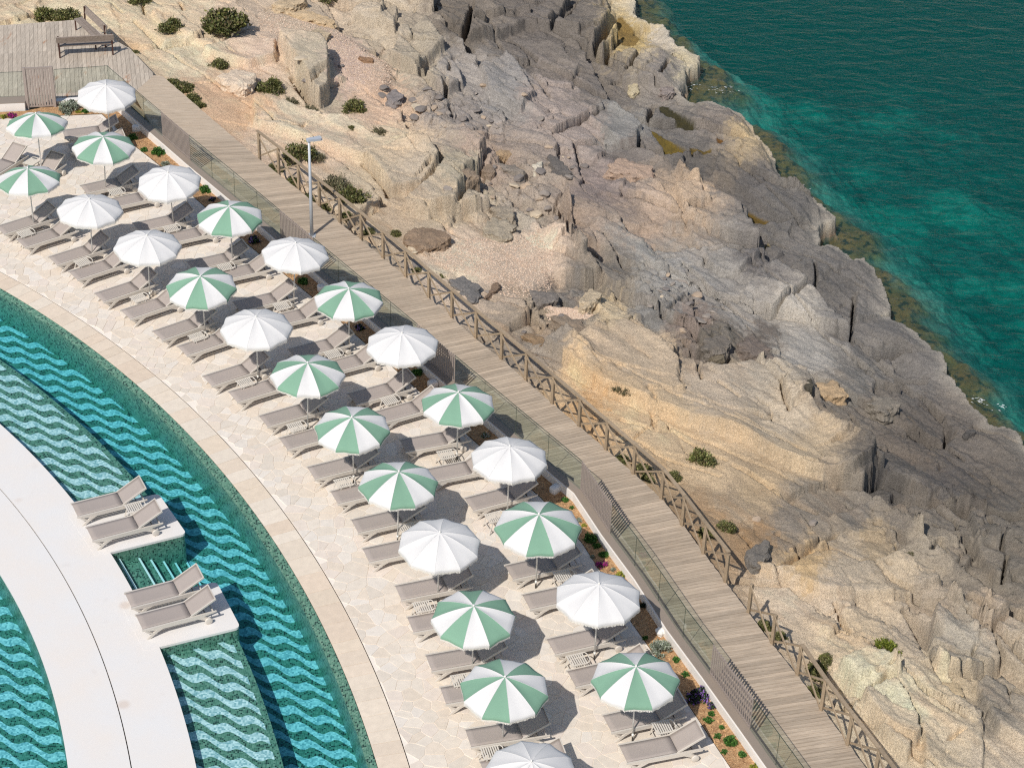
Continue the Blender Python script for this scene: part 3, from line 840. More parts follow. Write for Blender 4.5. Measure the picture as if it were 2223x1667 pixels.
bench(b1a, b1b, (1, .3), 'grey wooden bench with its back to the rocks at the deck edge')
b2a, b2b = bk2(124, 128, ZB), bk2(246, 121, ZB)
bench(b2a+np.array([0, .25]), b2b+np.array([0, .25]), (0, -1), 'grey wooden bench seen from behind with a dark rusty frame')

# ------------------------------------------------------------------ sun loungers
def make_lounger():
    root = empty('sun_lounger')
    def sling(x0, x1, n, fz, wdt=.29):
        mb = MB(); vs = []; fs = []; m_ = 6
        for i in range(n+1):
            x = x0+(x1-x0)*i/n
            for j in range(m_+1):
                y = -wdt+2*wdt*j/m_; vs.append((x, y, fz(x)-.012*math.sin(PI*j/m_)*math.sin(PI*i/n)))
        for i in range(n):
            for j in range(m_):
                a = i*(m_+1)+j; fs.append((a, a+m_+1, a+m_+2, a+1))
        k = len(vs); vs2 = [(x, y, z-.014) for x, y, z in vs]; f2 = [tuple(i+k for i in f[::-1]) for f in fs]
        mb.add(vs+vs2, fs+f2, True)
        ed = [(i*(m_+1), (i+1)*(m_+1)) for i in range(n)]
        mb.f += [(a, b, b+k, a+k)[::-1] for a, b in ed]+[(a+m_, b+m_, b+m_+k, a+m_+k) for a, b in ed]
        e0 = [(j, j+1) for j in range(m_)]; q = n*(m_+1)
        mb.f += [(a, b, b+k, a+k) for a, b in e0]+[(a+q, b+q, b+q+k, a+q+k)[::-1] for a, b in e0]
        mb.sm += [False]*(2*n+2*m_)
        return mb
    sling(0, 1.275, 8, lambda x: .345).build('seat', M['sling'], root)
    ba = math.radians(28.5)
    bkr = sling(1.29, 1.29+.66, 6, lambda x: .345+(x-1.29)*math.tan(ba)).build('backrest', M['sling'], root)
    mb = MB()
    for s in (-1, 1): mb.bar((1.27, s*.305, .335), (1.29+.67, s*.305, .335+.68*math.tan(ba)), .028, .045)
    mb.bar((1.29+.655, -.30, .338+.66*math.tan(ba)), (1.29+.655, .30, .338+.66*math.tan(ba)), .03, .03)
    mb.build('back_frame', M['frame'], bkr)
    for s in (-1, 1):
        y0, y1 = (.30, .345) if s > 0 else (-.345, -.30)
        mb = MB(); mb.prism_xz([(-.02, .30), (.30, .225), (1.45, .215), (1.60, .25), (1.95, .305), (1.95, .33), (1.55, .335), (-.02, .342)], y0, y1); mb.build('side_rail', M['frame'], root)
        mb = MB(); yy0, yy1 = y0*1.02, y1*1.05
        mb.prism_xz([(.36, .24), (.52, .23), (.36, .15), (.16, 0.0), (.08, 0.0), (.22, .14)], min(yy0, yy1), max(yy0, yy1))
        mb.prism_xz([(.02, .30), (.08, .29), (.17, .22), (.255, .165), (.225, .135), (.13, .18)], min(yy0, yy1)+.003, max(yy0, yy1)-.003); mb.build('leg', M['frame'], root)
        mb = MB(); mb.prism_xz([(1.40, .23), (1.60, .25), (1.70, .19), (1.78, .11), (1.70, .05), (1.60, .13)], y0+.002, y1-.002); mb.build('rear_leg', M['frame'], root)
        mb = MB(); yc = s*.375
        mb.tube([(1.715, yc-.03, .1), (1.715, yc-.022, .1), (1.715, yc+.022, .1), (1.715, yc+.03, .1)], [.085, .1, .1, .085], 18); wl = mb.build('wheel', M['frame'], root)
    for xx, zz in ((1.86, .312), (.03, .315), (1.275, .30)):
        mb = MB(); mb.bar((xx, -.30, zz), (xx, .30, zz), .034, .03); mb.build('cross_bar', M['frame'], root)
    mb = MB()
    for s in (-1, 1): mb.tube([(1.60, s*.24, .50), (1.66, s*.24, .29)], .011, 6)
    mb.tube([(1.66, -.27, .29), (1.66, .27, .29)], .011, 6); mb.build('backrest_strut', M['dark_plastic'], root)
    return root
LP = make_lounger(); lounger_used = [False]
def mid_px(a, b): return (bk(*a, .34)+bk(*b, .34))[:2]/2
def rot(a): return np.array([[math.cos(a), -math.sin(a)], [math.sin(a), math.cos(a)]])
def from_local(p, hd, lx, ly): return np.asarray(p)-rot(math.radians(hd))@np.array([lx, ly])
ORD = ['first', 'second', 'third', 'fourth', 'fifth', 'sixth', 'seventh', 'eighth', 'ninth', 'tenth', 'eleventh', 'twelfth', 'thirteenth', 'fourteenth', 'fifteenth', 'sixteenth', 'seventeenth', 'eighteenth', 'nineteenth', 'twentieth', 'twenty first', 'twenty second', 'twenty third', 'twenty fourth', 'twenty fifth', 'twenty sixth', 'twenty seventh']
def lounger(p, hd, label, group, z=.005):
    o = LP if not lounger_used[0] else copy_tree(LP); lounger_used[0] = True
    o.location = (p[0], p[1], z); o.rotation_euler = (0, 0, math.radians(hd)); tag(o, label, 'sun lounger', group); return o
def hdA(y): return float(np.interp(y, [36, 41, 46.5, 50, 53, 58, 62], [15.5, 19.5, 26.5, 33, 38, 38.5, 40]))
rowA = []
for a, b in [((-9, 494), (9, 507)), ((36.6, 522), (54, 535.6)), ((106, 560), (123, 573.6)), ((148, 590), (169.5, 607.5)), ((205, 639), (225, 653.6)), ((260, 675), (285, 691.6)),
             ((329.6, 720), (354, 737.7)), ((384, 752.6), (407, 771.6)), ((438, 818), (462.5, 836.7)), ((496, 853), (515, 870.5)), ((561, 904), (582, 925)), ((604, 953), (626, 973.6)),
             ((666.6, 1014), (684, 1040)), ((717, 1067), (734.4, 1093)), ((761.6, 1128), (779, 1156.7)), ((787, 1190.6), (802, 1220.4)), ((858, 1271), (871.4, 1302.4)), ((885, 1340.4), (897, 1371.6)),
             ((924.3, 1424.5), (938, 1454.3)), ((958, 1492.3), (966.3, 1527.5)), ((1010, 1584.5), (1023.3, 1619.8)), ((1042, 1654), (1055, 1690))]:
    p = mid_px(a, b); rowA.append((p, hdA(p[1])))
SPC = []
for top in ((43, 313), (125.5, 331.5)):
    q = bk2(*top, .70); SPC.append((from_local(q, 63, 1.94, 0), 63.0))
rowA = SPC+rowA
for i, (p, hd) in enumerate(rowA):
    lounger(p, hd, f'taupe sling lounger, {ORD[i]} from the slatted gate in the pool side row', 'loungers in the pool side row')
rowB = []
rowB.append((mid_px((130, 287), (146, 296)), 20)); rowB.append((rowB[0][0]+np.array([.42, -1.06]), 21))
rowB.append((mid_px((174, 404), (188, 419)), 30)); rowB.append((from_local(bk2(342, 445, .1), 30, 1.72, -.38), 30))
rowB.append((mid_px((287, 487), (304, 501)), 29)); rowB.append((from_local(bk2(469, 522, .1), 29, 1.72, -.38), 29))
rowB.append((mid_px((403, 568), (421, 587)), 28.5)); rowB.append((from_local(bk2(584.5, 602, .1), 28.5, 1.72, -.38), 28.5))
rowB.append((mid_px((504.5, 656), (521, 675)), 29)); rowB.append((from_local(bk2(696.5, 701, .1), 29, 1.72, -.38), 29))
rowB.append((mid_px((624.6, 759.4), (643, 778)), 30)); rowB.append((from_local(bk2(821, 800, .1), 30, 1.72, -.38), 30))
rowB.append((mid_px((755, 855.6), (774, 877)), 30)); rowB.append((mid_px((808, 896), (828, 918)), 30))
rowB.append((mid_px((867, 954.6), (882, 981)), 21)); rowB.append((mid_px((917, 1021), (933, 1046)), 22))
rowB.append((mid_px((1008.4, 1082), (1028, 1107)), 26))
rowB.append((mid_px((1096.5, 1227), (1114, 1258)), 22.5)); rowB.append((mid_px((1132.5, 1289), (1153, 1324)), 21))
rowB.append((mid_px((1185.4, 1388), (1207, 1419)), 21.5)); rowB.append((mid_px((1230, 1458.4), (1252, 1488)), 21))
rowB.append((mid_px((1307.5, 1553), (1329, 1588)), 20)); rowB.append((mid_px((1344, 1618), (1362, 1654)), 18))
for i, (p, hd) in enumerate(rowB):
    lounger(p, hd, f'taupe sling lounger, {ORD[i]} from the slatted gate in the planter side row', 'loungers in the planter side row')
for a, b, hd, lab in [((154.6, 1095.6), (169.5, 1118.7), 27, 'taupe lounger on the pool tongue above the stairs, further from the stairs'), ((187, 1146), (202, 1171.6), 27, 'taupe lounger on the pool tongue above the stairs, at its stair edge'),
                      ((271, 1289), (286, 1317), 26, 'taupe lounger on the pool tongue below the stairs, at its stair edge'), ((295.6, 1336), (309, 1365), 26, 'taupe lounger on the pool tongue below the stairs, further from the stairs')]:
    lounger(mid_px(a, b), hd, lab, 'loungers on the pool tongues')

# ------------------------------------------------------------------ side tables
def make_table():
    root = empty('side_table')
    for i in range(8):
        mb = MB(); x = -.20+.40*i/7; mb.box((x, 0, .42), .0165, .20, .008); mb.build('slat', M['table'], root)
    mb = MB()
    for s in (-1, 1): mb.bar((-.225, s*.195, .405), (.225, s*.195, .405), .03, .028)
    mb.build('frame', M['table'], root)
    for sx in (-1, 1):
        for sy in (-1, 1):
            mb = MB(); mb.bar((sx*.12, sy*.19, .40), (-sx*.0+sx*.24, sy*.215, 0), .028, .026); mb.build('leg', M['table'], root)
    mb = MB(); mb.tube([(.2, -.19, .41), (.28, -.18, .425), (.315, -.10, .43), (.32, 0, .43), (.315, .10, .43), (.28, .18, .425), (.2, .19, .41)], .014, 8); mb.build('handle', M['table'], root)
    mb = MB(); mb.bar((-.2, -.2, .15), (-.2, .2, .15), .02, .02); mb.bar((.2, -.2, .15), (.2, .2, .15), .02, .02); mb.build('stretcher', M['table'], root)
    return root
TBL = make_table(); tb_used = [False]
UMB_A = [('g', 77, 245.5, 92, 384), ('g', 60, 366, 75, 504), ('w', 194, 432.5, 201, 568), ('w', 319, 511, 325.5, 648), ('g', 435, 601, 447, 733), ('w', 556, 689, 560, 829), ('g', 668, 789, 668, 933), ('g', 764, 904, 768, 1046), ('g', 866, 1025, 863, 1177), ('w', 955, 1157, 950, 1306), ('g', 1028.7, 1313, 1025, 1462), ('g', 1096.5, 1468, 1091, 1622), ('w', 1154, 1653, 1147, 1810)]
UMB_B = [('w', 230, 185, 238, 297), ('g', 223.8, 297, 230, 425), ('w', 365, 374, 383, 491), ('g', 497.7, 450, 506, 583), ('w', 642, 527, 637, 665), ('g', 757.5, 626, 758, 764), ('w', 873, 725, 875.5, 867), ('g', 995, 850, 992, 997), ('w', 1107, 969.5, 1101, 1120), ('g', 1170, 1116, 1163, 1276), ('w', 1300.7, 1267, 1290, 1431), ('g', 1381, 1446, 1373, 1608)]
TABLES = [('A', 1, 54, 506), ('A', 2, 179, 569), ('A', 3, 301, 647), ('A', 4, 428, 731), ('A', 5, 532, 830), ('A', 6, 642, 926), ('A', 7, 745, 1047), ('A', 8, 886, 1147), ('A', 9, 917, 1316), ('A', 10, 1000, 1475), ('A', 11, 1065, 1632), ('A', 0, 68, 352),
          ('B', 1, 251, 416), ('B', 2, 371, 496), ('B', 3, 488, 579), ('B', 4, 611, 664), ('B', 5, 722, 768), ('B', 6, 845, 868), ('B', 7, 968, 986), ('B', 8, 1073, 1122), ('B', 9, 1222, 1249), ('B', 10, 1252, 1431), ('B', 11, 1438, 1577), ('P', 0, 291.6, 1101)]
def table(p, hd, label):
    o = TBL if not tb_used[0] else copy_tree(TBL); tb_used[0] = True
    o.location = (p[0], p[1], .006); o.rotation_euler = (0, 0, math.radians(hd)); tag(o, label, 'side table', 'slatted side tables between the loungers')
def umb_name(row, i):
    return f'{"pool side" if row == "A" else "planter side"} parasol number {i+1} from the gate'
for row, i, px, py in TABLES:
    p = bk2(px, py, .42); L = rowA if row == 'A' else rowB
    hd = 27 if row == 'P' else L[int(np.argmin([np.linalg.norm(q[0]-p) for q in L]))][1]
    if row == 'A' and i == 0: hd = 63
    lab = 'small slatted side table between the loungers on the pool tongue above the stairs' if row == 'P' else f'small slatted side table under the {ORD[i]} parasol from the gate in the {"pool" if row == "A" else "planter"} side row'
    table(p, hd, lab)

# ------------------------------------------------------------------ parasols
UH, UR, URZ = 2.34, 1.05, 1.945
def panel_mesh(mat, k, v=0):
    mb = MB(); nr, na = 9, 6; vs = []; fs = []
    a0 = 2*PI*k/10; 
    def P(r, u):
        a = a0+(u)*2*PI/10
        ch = math.cos(PI/10)/math.cos((u-.5)*2*PI/10)       # straight edge between ribs
        s = 4*u*(1-u)
        rr = r*UR*((1-r)+r*(ch-.012*s)) if r > 0 else 0
        z = UH-(UH-URZ)*(.38*r+.62*r*r)-(.016+.006*((v*5+k*3) % 4))*s*math.sin(PI*min(r, 1))-(.010*math.sin(9*u+k*2.3+v)*r**4 if 0 < u < 1 else 0)
        return np.array([rr*math.cos(a), rr*math.sin(a), z])
    rows = [[P(i/nr, j/na) for j in range(na+1)] for i in range(nr+1)]
    rim = rows[-1]
    for dz, do in ((.035, .012), (.085, .012)):
        rows.append([q+np.array([q[0], q[1], 0])/UR*(do+.010*math.sin(7*j+k*3.1+v*1.7)+.006*math.sin(13*j+v))-np.array([0, 0, dz]) for j, q in enumerate(rim)])
    for rw in rows: vs += rw
    n = na+1
    for i in range(len(rows)-1):
        for j in range(na): fs.append((i*n+j, (i+1)*n+j, (i+1)*n+j+1, i*n+j+1))
    mb.add(vs, fs, True); return mb.mesh('canopy_panel', mat), rows[-1]
def make_umbrella(kind, v=0):
    root = empty('parasol')
    last = []
    for k in range(10):
        me, rim = panel_mesh(M['white_canvas'] if kind == 'w' or k % 2 else M['green_canvas'], k, v); link('canopy_panel', me, None, root); last.append(rim)
    mb = MB()
    for k, rim in enumerate(last):
        for j in range(len(rim)-1):
            a, b = rim[j], rim[j+1]; m3 = 3
            nr = np.array([a[0], a[1], 0])/UR*.004
            mb.add([a+nr, b+nr, b+nr-np.array([0, 0, .02]), a+nr-np.array([0, 0, .02])], [(0, 3, 2, 1)])
            for q in range(m3):
                t0 = q/m3; t1 = (q+.68)/m3; p0 = a+(b-a)*t0+nr; p1 = a+(b-a)*t1+nr; dz = np.array([0, 0, .055+.012*math.sin(q*5+j*3+k)])
                mb.add([p0-[0, 0, .02], p1-[0, 0, .02], p1-dz, p0-dz], [(0, 3, 2, 1)])
    mb.build('fringe', M['fringe'], root)
    # white seam binding over every rib
    mb = MB()
    for k in range(10):
        a = 2*PI*k/10
        pts = []
        for i in range(1, 10):
            r = i/9; pts.append((r*UR*math.cos(a), r*UR*math.sin(a), UH-(UH-URZ)*(.38*r+.62*r*r)+.002))
        mb.tube(pts, .003, 4)
    mb.build('seam', M['white_canvas'], root)
    mb = MB()
    for k in range(10):
        a = 2*PI*k/10; pts = [(r*UR*math.cos(a), r*UR*math.sin(a), UH-.02-(UH-URZ)*(.38*r+.62*r*r)) for r in (.03, .4, .7, .98)]
        mb.tube(pts, .006, 5)
        mb.tube([(.02*math.cos(a), .02*math.sin(a), UH-.5), (.5*UR*math.cos(a), .5*UR*math.sin(a), UH-.02-(UH-URZ)*(.19+.155))], .005, 5)
    mb.build('rib_frame', M['pole'], root)
    mb = MB(); mb.tube([(0, 0, .12), (0, 0, UH-.03)], .021, 10); mb.build('pole', M['pole'], root)
    mb = MB(); mb.tube([(0, 0, UH-.01), (0, 0, UH+.03), (0, 0, UH+.055)], [.028, .024, .008], 10); mb.build('finial', M['pole'], root)
    mb = MB(); mb.tube([(0, 0, 0), (0, 0, .16)], .023, 10); mb.build('ground_sleeve', M['sleeve'], root)
    mb = MB(); mb.tube([(0, 0, .15), (0, 0, .24)], .03, 10); mb.build('collar', M['pole'], root)
    return root
SPIN = {'A': [-105, -133, 0, 0, -90, 0, -119, -93, -80, 0, -120, -100, 0], 'B': [0, -117, 0, -97, 0, -130, 0, -100, 0, -87, 0, -88]}
UP = {(k, v): make_umbrella(k, v) for k in 'gw' for v in range(3)}; uu = {}
for row, L in (('A', UMB_A), ('B', UMB_B)):
    for i, (k, ax, ay, bx, by) in enumerate(L):
        base = bk(bx, by, 0); sc_ = 1.0
        if row == 'B' and i in (9,): sc_ = 1.07
        if row == 'B' and i == 10: sc_ = 1.03
        apex = bk(ax, ay, UH*sc_); ax3 = Vector(apex-base)
        hv = math.hypot(ax3[0], ax3[1]); lim = .22
        if hv > lim:
            ax3 = Vector((ax3[0]*lim/hv, ax3[1]*lim/hv, ax3[2])); base = apex-np.array(ax3)
        base = base*[1, 1, 0]
        kv = (k, (i*2+(row == 'B')) % 3); o = UP[kv] if kv not in uu else copy_tree(UP[kv]); uu[kv] = True; sc_ *= random.uniform(.985, 1.015)
        z = ax3.normalized(); spin = random.uniform(-.3, .3) if k == 'w' else math.radians(SPIN[row][i]-18)
        q = z.to_track_quat('Z', 'Y'); 
        Mx = Vector((0, 0, 1)).rotation_difference(z).to_matrix().to_4x4() @ Matrix.Rotation(spin, 4, 'Z')
        o.matrix_world = Matrix.Translation((base[0], base[1], .004)) @ Mx @ Matrix.Diagonal((sc_, sc_, sc_, 1))
        lab = ('green and white striped' if k == 'g' else 'plain white')+f' fringed parasol, {ORD[i]} from the slatted gate in the {"pool" if row == "A" else "planter"} side row'
        tag(o, lab, 'parasol', 'fringed parasols over the loungers')

# ------------------------------------------------------------------ rock shore: noise
def h2(ix, iy, s):
    n = (ix.astype(np.int64)*374761393+iy.astype(np.int64)*668265263+s*1442695041) & 0xffffffff
    n = ((n ^ (n >> 13))*1274126177) & 0xffffffff; n = (n ^ (n >> 16)) & 0xffffffff
    return n/4294967295.0
def perlin(x, y, s=0):
    ix, iy = np.floor(x), np.floor(y); fx, fy = x-ix, y-iy
    u = fx*fx*fx*(fx*(fx*6-15)+10); v = fy*fy*fy*(fy*(fy*6-15)+10)
    def g(i, j):
        a = h2(ix+i, iy+j, s)*2*PI; return np.cos(a)*(fx-i)+np.sin(a)*(fy-j)
    return ((g(0, 0)*(1-u)+g(1, 0)*u)*(1-v)+(g(0, 1)*(1-u)+g(1, 1)*u)*v)*1.5
def fbm(x, y, o=5, s=0, g=.5):
    r = np.zeros_like(x); a = 1.0; t = 0
    for i in range(o): r += a*perlin(x*2**i, y*2**i, s+i*17); t += a; a *= g
    return r/t
def ridged(x, y, o=4, s=0):
    r = np.zeros_like(x); a = 1.0; t = 0
    for i in range(o): r += a*(1-2*np.abs(perlin(x*2**i, y*2**i, s+i*31))); t += a; a *= .5
    return r/t
def voro(x, y, s=0):
    ix, iy = np.floor(x), np.floor(y); f1 = np.full_like(x, 9); f2 = np.full_like(x, 9); cx = np.zeros_like(x); cy = np.zeros_like(x); ci = np.zeros_like(x)
    for i in (-1, 0, 1):
        for j in (-1, 0, 1):
            px = ix+i+.1+.8*h2(ix+i, iy+j, s); py = iy+j+.1+.8*h2(ix+i, iy+j, s+5)
            d = (px-x)**2+(py-y)**2; c = h2(ix+i, iy+j, s+9)
            k = d < f1
            f2 = np.where(k, f1, np.minimum(f2, d)); f1 = np.where(k, d, f1)
            cx = np.where(k, px, cx); cy = np.where(k, py, cy); ci = np.where(k, c, ci)
    return np.sqrt(f1), np.sqrt(f2), cx, cy, ci
def sstep(a, b, x):
    t = np.clip((x-a)/(b-a), 0, 1); return t*t*(3-2*t)

# ------------------------------------------------------------------ rock shore: layout
ZSEA, ZCO = -4.0, -3.35
COAST_PX = [(1340, -70), (1372, -35), (1379, 0), (1375, 35), (1398, 46), (1442, 52), (1454, 68), (1452, 81), (1480, 100), (1518, 125), (1520, 144), (1490, 152), (1490, 176), (1477, 187), (1480, 209), (1501, 220), (1534, 220), (1575, 236), (1610, 250), (1640, 274), (1648, 293), (1664, 317), (1677, 334), (1685, 366), (1710, 407), (1731, 407), (1748, 426), (1767, 431), (1786, 452), (1813, 468), (1817, 476), (1786, 484), (1779, 492), (1779, 533), (1797, 530), (1824, 541), (1853, 563), (1875, 560), (1902, 584), (1921, 609), (1924, 650), (1938, 666), (1939, 679), (1912, 689), (1930, 688), (1970, 706), (2003, 736), (2027, 758), (2046, 763), (2057, 790), (2051, 810), (2070, 826), (2081, 843), (2111, 876), (2136, 898), (2149, 919), (2174, 922), (2198, 927), (2217, 946), (2224, 974), (2270, 1010), (2330, 1060)]
COAST = bkl(COAST_PX, ZCO)
SEAP = np.vstack([COAST, [[60, 40], [60, 130], [COAST[0][0], 130]]])
LANDEDGE = np.vstack([bkl([(-60, 60), (0, 55.6), (172, 43), (240, 82), (282, 106), (336, 163)], ZB), RIGHT[1:]])
WALKP = np.vstack([RIGHT, LEFT[::-1]])
INNER = np.vstack([LANDEDGE, [[0, 24], [-60, 24], [-60, 72]]])
DX = .052
X0, X1, Y0, Y1 = -24.0, 25.0, 33.0, 92.0
NX, NY = int((X1-X0)/DX)+1, int((Y1-Y0)/DX)+1
xs = X0+DX*np.arange(NX); ys = Y0+DX*np.arange(NY)
XX, YY = np.meshgrid(xs, ys); PT = np.stack([XX, YY], -1)
# coarse distance fields, then bilinear upsample
ST = 6
cxs, cys = np.meshgrid(np.arange(X0, X1+DX*ST*2, DX*ST), np.arange(Y0, Y1+DX*ST*2, DX*ST)); CPT = np.stack([cxs, cys], -1)
def up(F):
    gx = (XX-X0)/(DX*ST); gy = (YY-Y0)/(DX*ST); i = np.clip(gx.astype(int), 0, F.shape[1]-2); j = np.clip(gy.astype(int), 0, F.shape[0]-2); u = gx-i; v = gy-j
    return (F[j, i]*(1-u)+F[j, i+1]*u)*(1-v)+(F[j+1, i]*(1-u)+F[j+1, i+1]*u)*v
dB = up(np.where(inside(CPT, INNER), -1, 1)*poly_d(CPT, LANDEDGE))
dCc = np.where(inside(CPT, SEAP), -1, 1)*poly_d(CPT, COAST); dC = up(dCc)
near = np.abs(dC) < 1.2
q = PT[near]; dC[near] = np.where(inside(q, SEAP), -1, 1)*poly_d(q, COAST)
def base_z(db, dc):
    t = np.clip(db, 0, None)/(np.clip(db, 0, None)+np.clip(dc, 0.001, None)); t = np.clip(t, 0, 1)
    return -.72-2.62*(.75*t+.25*t*t)
ZBASE = base_z(dB, dC)
def z_at(x, y, F):
    i = int(np.clip((x-X0)/DX, 0, NX-1)); j = int(np.clip((y-Y0)/DX, 0, NY-1)); return F[j, i]
def gpx(px, py, F=None, dz=0.0):      # pixel -> point on the shore
    F = ZBASE if F is None else F; z = -1.5
    for _ in range(8):
        p = bk2(px, py, z+dz); z = .5*z+.5*float(z_at(p[0], p[1], F))
    return p, z
def gl_px(L): return np.array([gpx(a, b)[0] for a, b in L])

# pixel position of every vertex at base height (for looking up colour zones)
dvx = XX*CR[0]+YY*CR[1]+(ZBASE-CAMH)*CR[2]; dvy = XX*CU[0]+YY*CU[1]+(ZBASE-CAMH)*CU[2]; dvz = XX*CF[0]+YY*CF[1]+(ZBASE-CAMH)*CF[2]
PXX = PW/2+FPX*dvx/dvz; PYY = PH/2-FPX*dvy/dvz
# domain warp
wx = fbm(XX*.55, YY*.55, 4, 3); wy = fbm(XX*.55+9, YY*.55+4, 4, 8)
w2x = fbm(XX*2.6, YY*2.6, 3, 13); w2y = fbm(XX*2.6+3, YY*2.6+7, 3, 18)
WX, WY = XX+.38*wx+.07*w2x, YY+.38*wy+.07*w2y
WPT = np.stack([XX+.12*wx+.06*w2x, YY+.12*wy+.06*w2y], -1)
land = sstep(-.1, .5, dC)*sstep(.0, .9, dB)

# plates: (outline px, height, inward decay length, softness)
PLATES = [
 ([(897, 0), (1027, 19), (1023, 54), (1008, 79), (973, 62), (889, 16)], .32, 9, .06),
 ([(1030, -20), (1150, -20), (1240, 10), (1195, 70), (1140, 60), (1016, 90), (1025, 55)], .45, 9, .06),
 ([(1200, 70), (1250, 35), (1268, -10), (1310, -10), (1325, 28), (1340, 45), (1320, 75), (1297, 97), (1260, 85)], .38, 9, .06),
 ([(862, 79), (930, 70), (965, 114), (927, 136), (905, 163), (848, 127)], .5, 9, .05),
 ([(921, 173), (973, 141), (997, 163), (1003, 190), (959, 209)], .42, 9, .05),
 ([(761, 24), (821, 0), (835, 16), (827, 57), (794, 46)], .3, 9, .05), ([(827, 27), (865, 41), (857, 73), (824, 57)], .4, 9, .05),
 ([(600, 105), (640, 115), (700, 128), (712, 142), (718, 205), (690, 232), (655, 180), (630, 150)], .75, 9, .06),
 ([(545, 220), (631, 233), (713, 266), (794, 279), (889, 298), (908, 320), (789, 355), (658, 312), (550, 271)], .30, 1.6, .08),
 ([(789, 355), (908, 323), (962, 372), (916, 423), (843, 431), (835, 407)], .42, 4, .06),
 ([(873, 470), (905, 440), (970, 392), (1010, 425), (1066, 455), (1000, 470), (930, 480)], .55, 3, .05),
 ([(1225, 400), (1409, 400), (1434, 416), (1461, 451), (1488, 495), (1344, 484), (1236, 470), (1227, 435)], .2, 9, .06),
 ([(1328, 117), (1393, 114), (1474, 125), (1490, 141), (1488, 173), (1471, 201), (1428, 179), (1352, 163)], .36, 9, .06),
 ([(1276, 266), (1325, 244), (1409, 287), (1442, 331), (1344, 320)], .25, 2, .06),
 ([(1461, 361), (1501, 374), (1531, 393), (1550, 434), (1480, 423)], .28, 9, .05),
 ([(1561, 339), (1629, 320), (1678, 350), (1697, 393), (1770, 440), (1790, 500), (1690, 480), (1602, 407), (1545, 380)], .26, 9, .05),
 ([(1463, 427), (1507, 422), (1556, 446), (1604, 479), (1615, 508), (1670, 522), (1700, 552), (1602, 601), (1561, 595), (1523, 552), (1493, 500)], .24, 9, .05),
 ([(1180, 760), (1290, 742), (1383, 722), (1412, 757), (1460, 770), (1510, 805), (1560, 815), (1640, 802), (1700, 806), (1742, 818), (1765, 855), (1795, 895), (1850, 950), (1900, 988), (1890, 1032), (1850, 1050), (1750, 1040), (1600, 960), (1450, 900), (1300, 850)], .42, 4.5, .09),
 ([(1640, 805), (1742, 820), (1765, 858), (1740, 905), (1712, 918), (1690, 862)], .22, 2, .05),
 ([(1864, 1442), (1908, 1447), (1943, 1472), (1948, 1496), (1938, 1507), (1867, 1512), (1818, 1455)], .36, 2, .07),
 ([(1867, 1518), (1938, 1512), (1976, 1556), (1986, 1578), (1994, 1624), (1967, 1662), (1921, 1624), (1878, 1556)], .42, 2, .06),
 ([(2016, 1442), (2024, 1325), (2057, 1306), (2154, 1401), (2171, 1450), (2057, 1477), (2027, 1472)], .5, 3, .06),
 ([(1921, 1453), (2011, 1453), (2035, 1494), (2125, 1586), (2138, 1690), (2003, 1690), (1997, 1618), (1986, 1570), (1943, 1510)], .24, 2, .06),
 ([(1628, 1239), (1731, 1247), (1834, 1244), (1946, 1217), (2024, 1249), (2038, 1282), (1976, 1290), (1908, 1298), (1796, 1298)], .3, 1.5, .1),
 ([(1960, 1130), (2030, 1133), (2040, 1152), (2090, 1175), (2110, 1200), (2090, 1260), (2040, 1190), (1990, 1180)], .28, 3, .05),
 ([(2100, 1090), (2144, 1117), (2150, 1134), (2180, 1163), (2240, 1180), (2240, 1260), (2160, 1260), (2115, 1195)], .3, 3, .05),
 ([(1800, 1120), (1900, 1090), (1990, 1085), (2100, 1085), (2200, 1110), (2240, 1100), (2240, 1200), (2000, 1180), (1850, 1160)], .22, 1.2, .08),
 ([(2100, 1330), (2160, 1320), (2240, 1390), (2240, 1480), (2180, 1440), (2150, 1390)], .35, 3, .06),
 ([(2110, 1500), (2170, 1470), (2240, 1520), (2240, 1640), (2160, 1600)], .3, 3, .06),
 ([(1246, 508), (1280, 580), (1262, 585), (1235, 530), (1215, 470), (1222, 440), (1238, 450)], .4, 3, .05),
 ([(1309, 508), (1330, 541), (1360, 576), (1387, 617), (1417, 658), (1439, 693), (1380, 700), (1340, 660), (1290, 580), (1255, 512)], .26, 1.2, .06),
 ([(1769, 571), (1772, 603), (1758, 641), (1677, 682), (1600, 660), (1640, 610), (1720, 575)], .16, 1.2, .05),
 ([(1860, 640), (1930, 650), (1935, 680), (1905, 692), (1855, 700)], .2, 2, .05),
 ([(1100, 130), (1119, 146), (1146, 190), (1162, 209), (1130, 240), (1060, 200), (1040, 150)], .3, 2, .05),
 ([(1203, 296), (1263, 263), (1314, 249), (1300, 225), (1240, 240), (1180, 270)], .28, 1.5, .05),
 ([(440, 120), (500, 100), (600, 105), (600, 140), (540, 150), (470, 135)], .35, 3, .08),
 ([(330, 40), (500, 20), (520, 60), (480, 110), (420, 95), (350, 75)], .2, 1.5, .1),
]
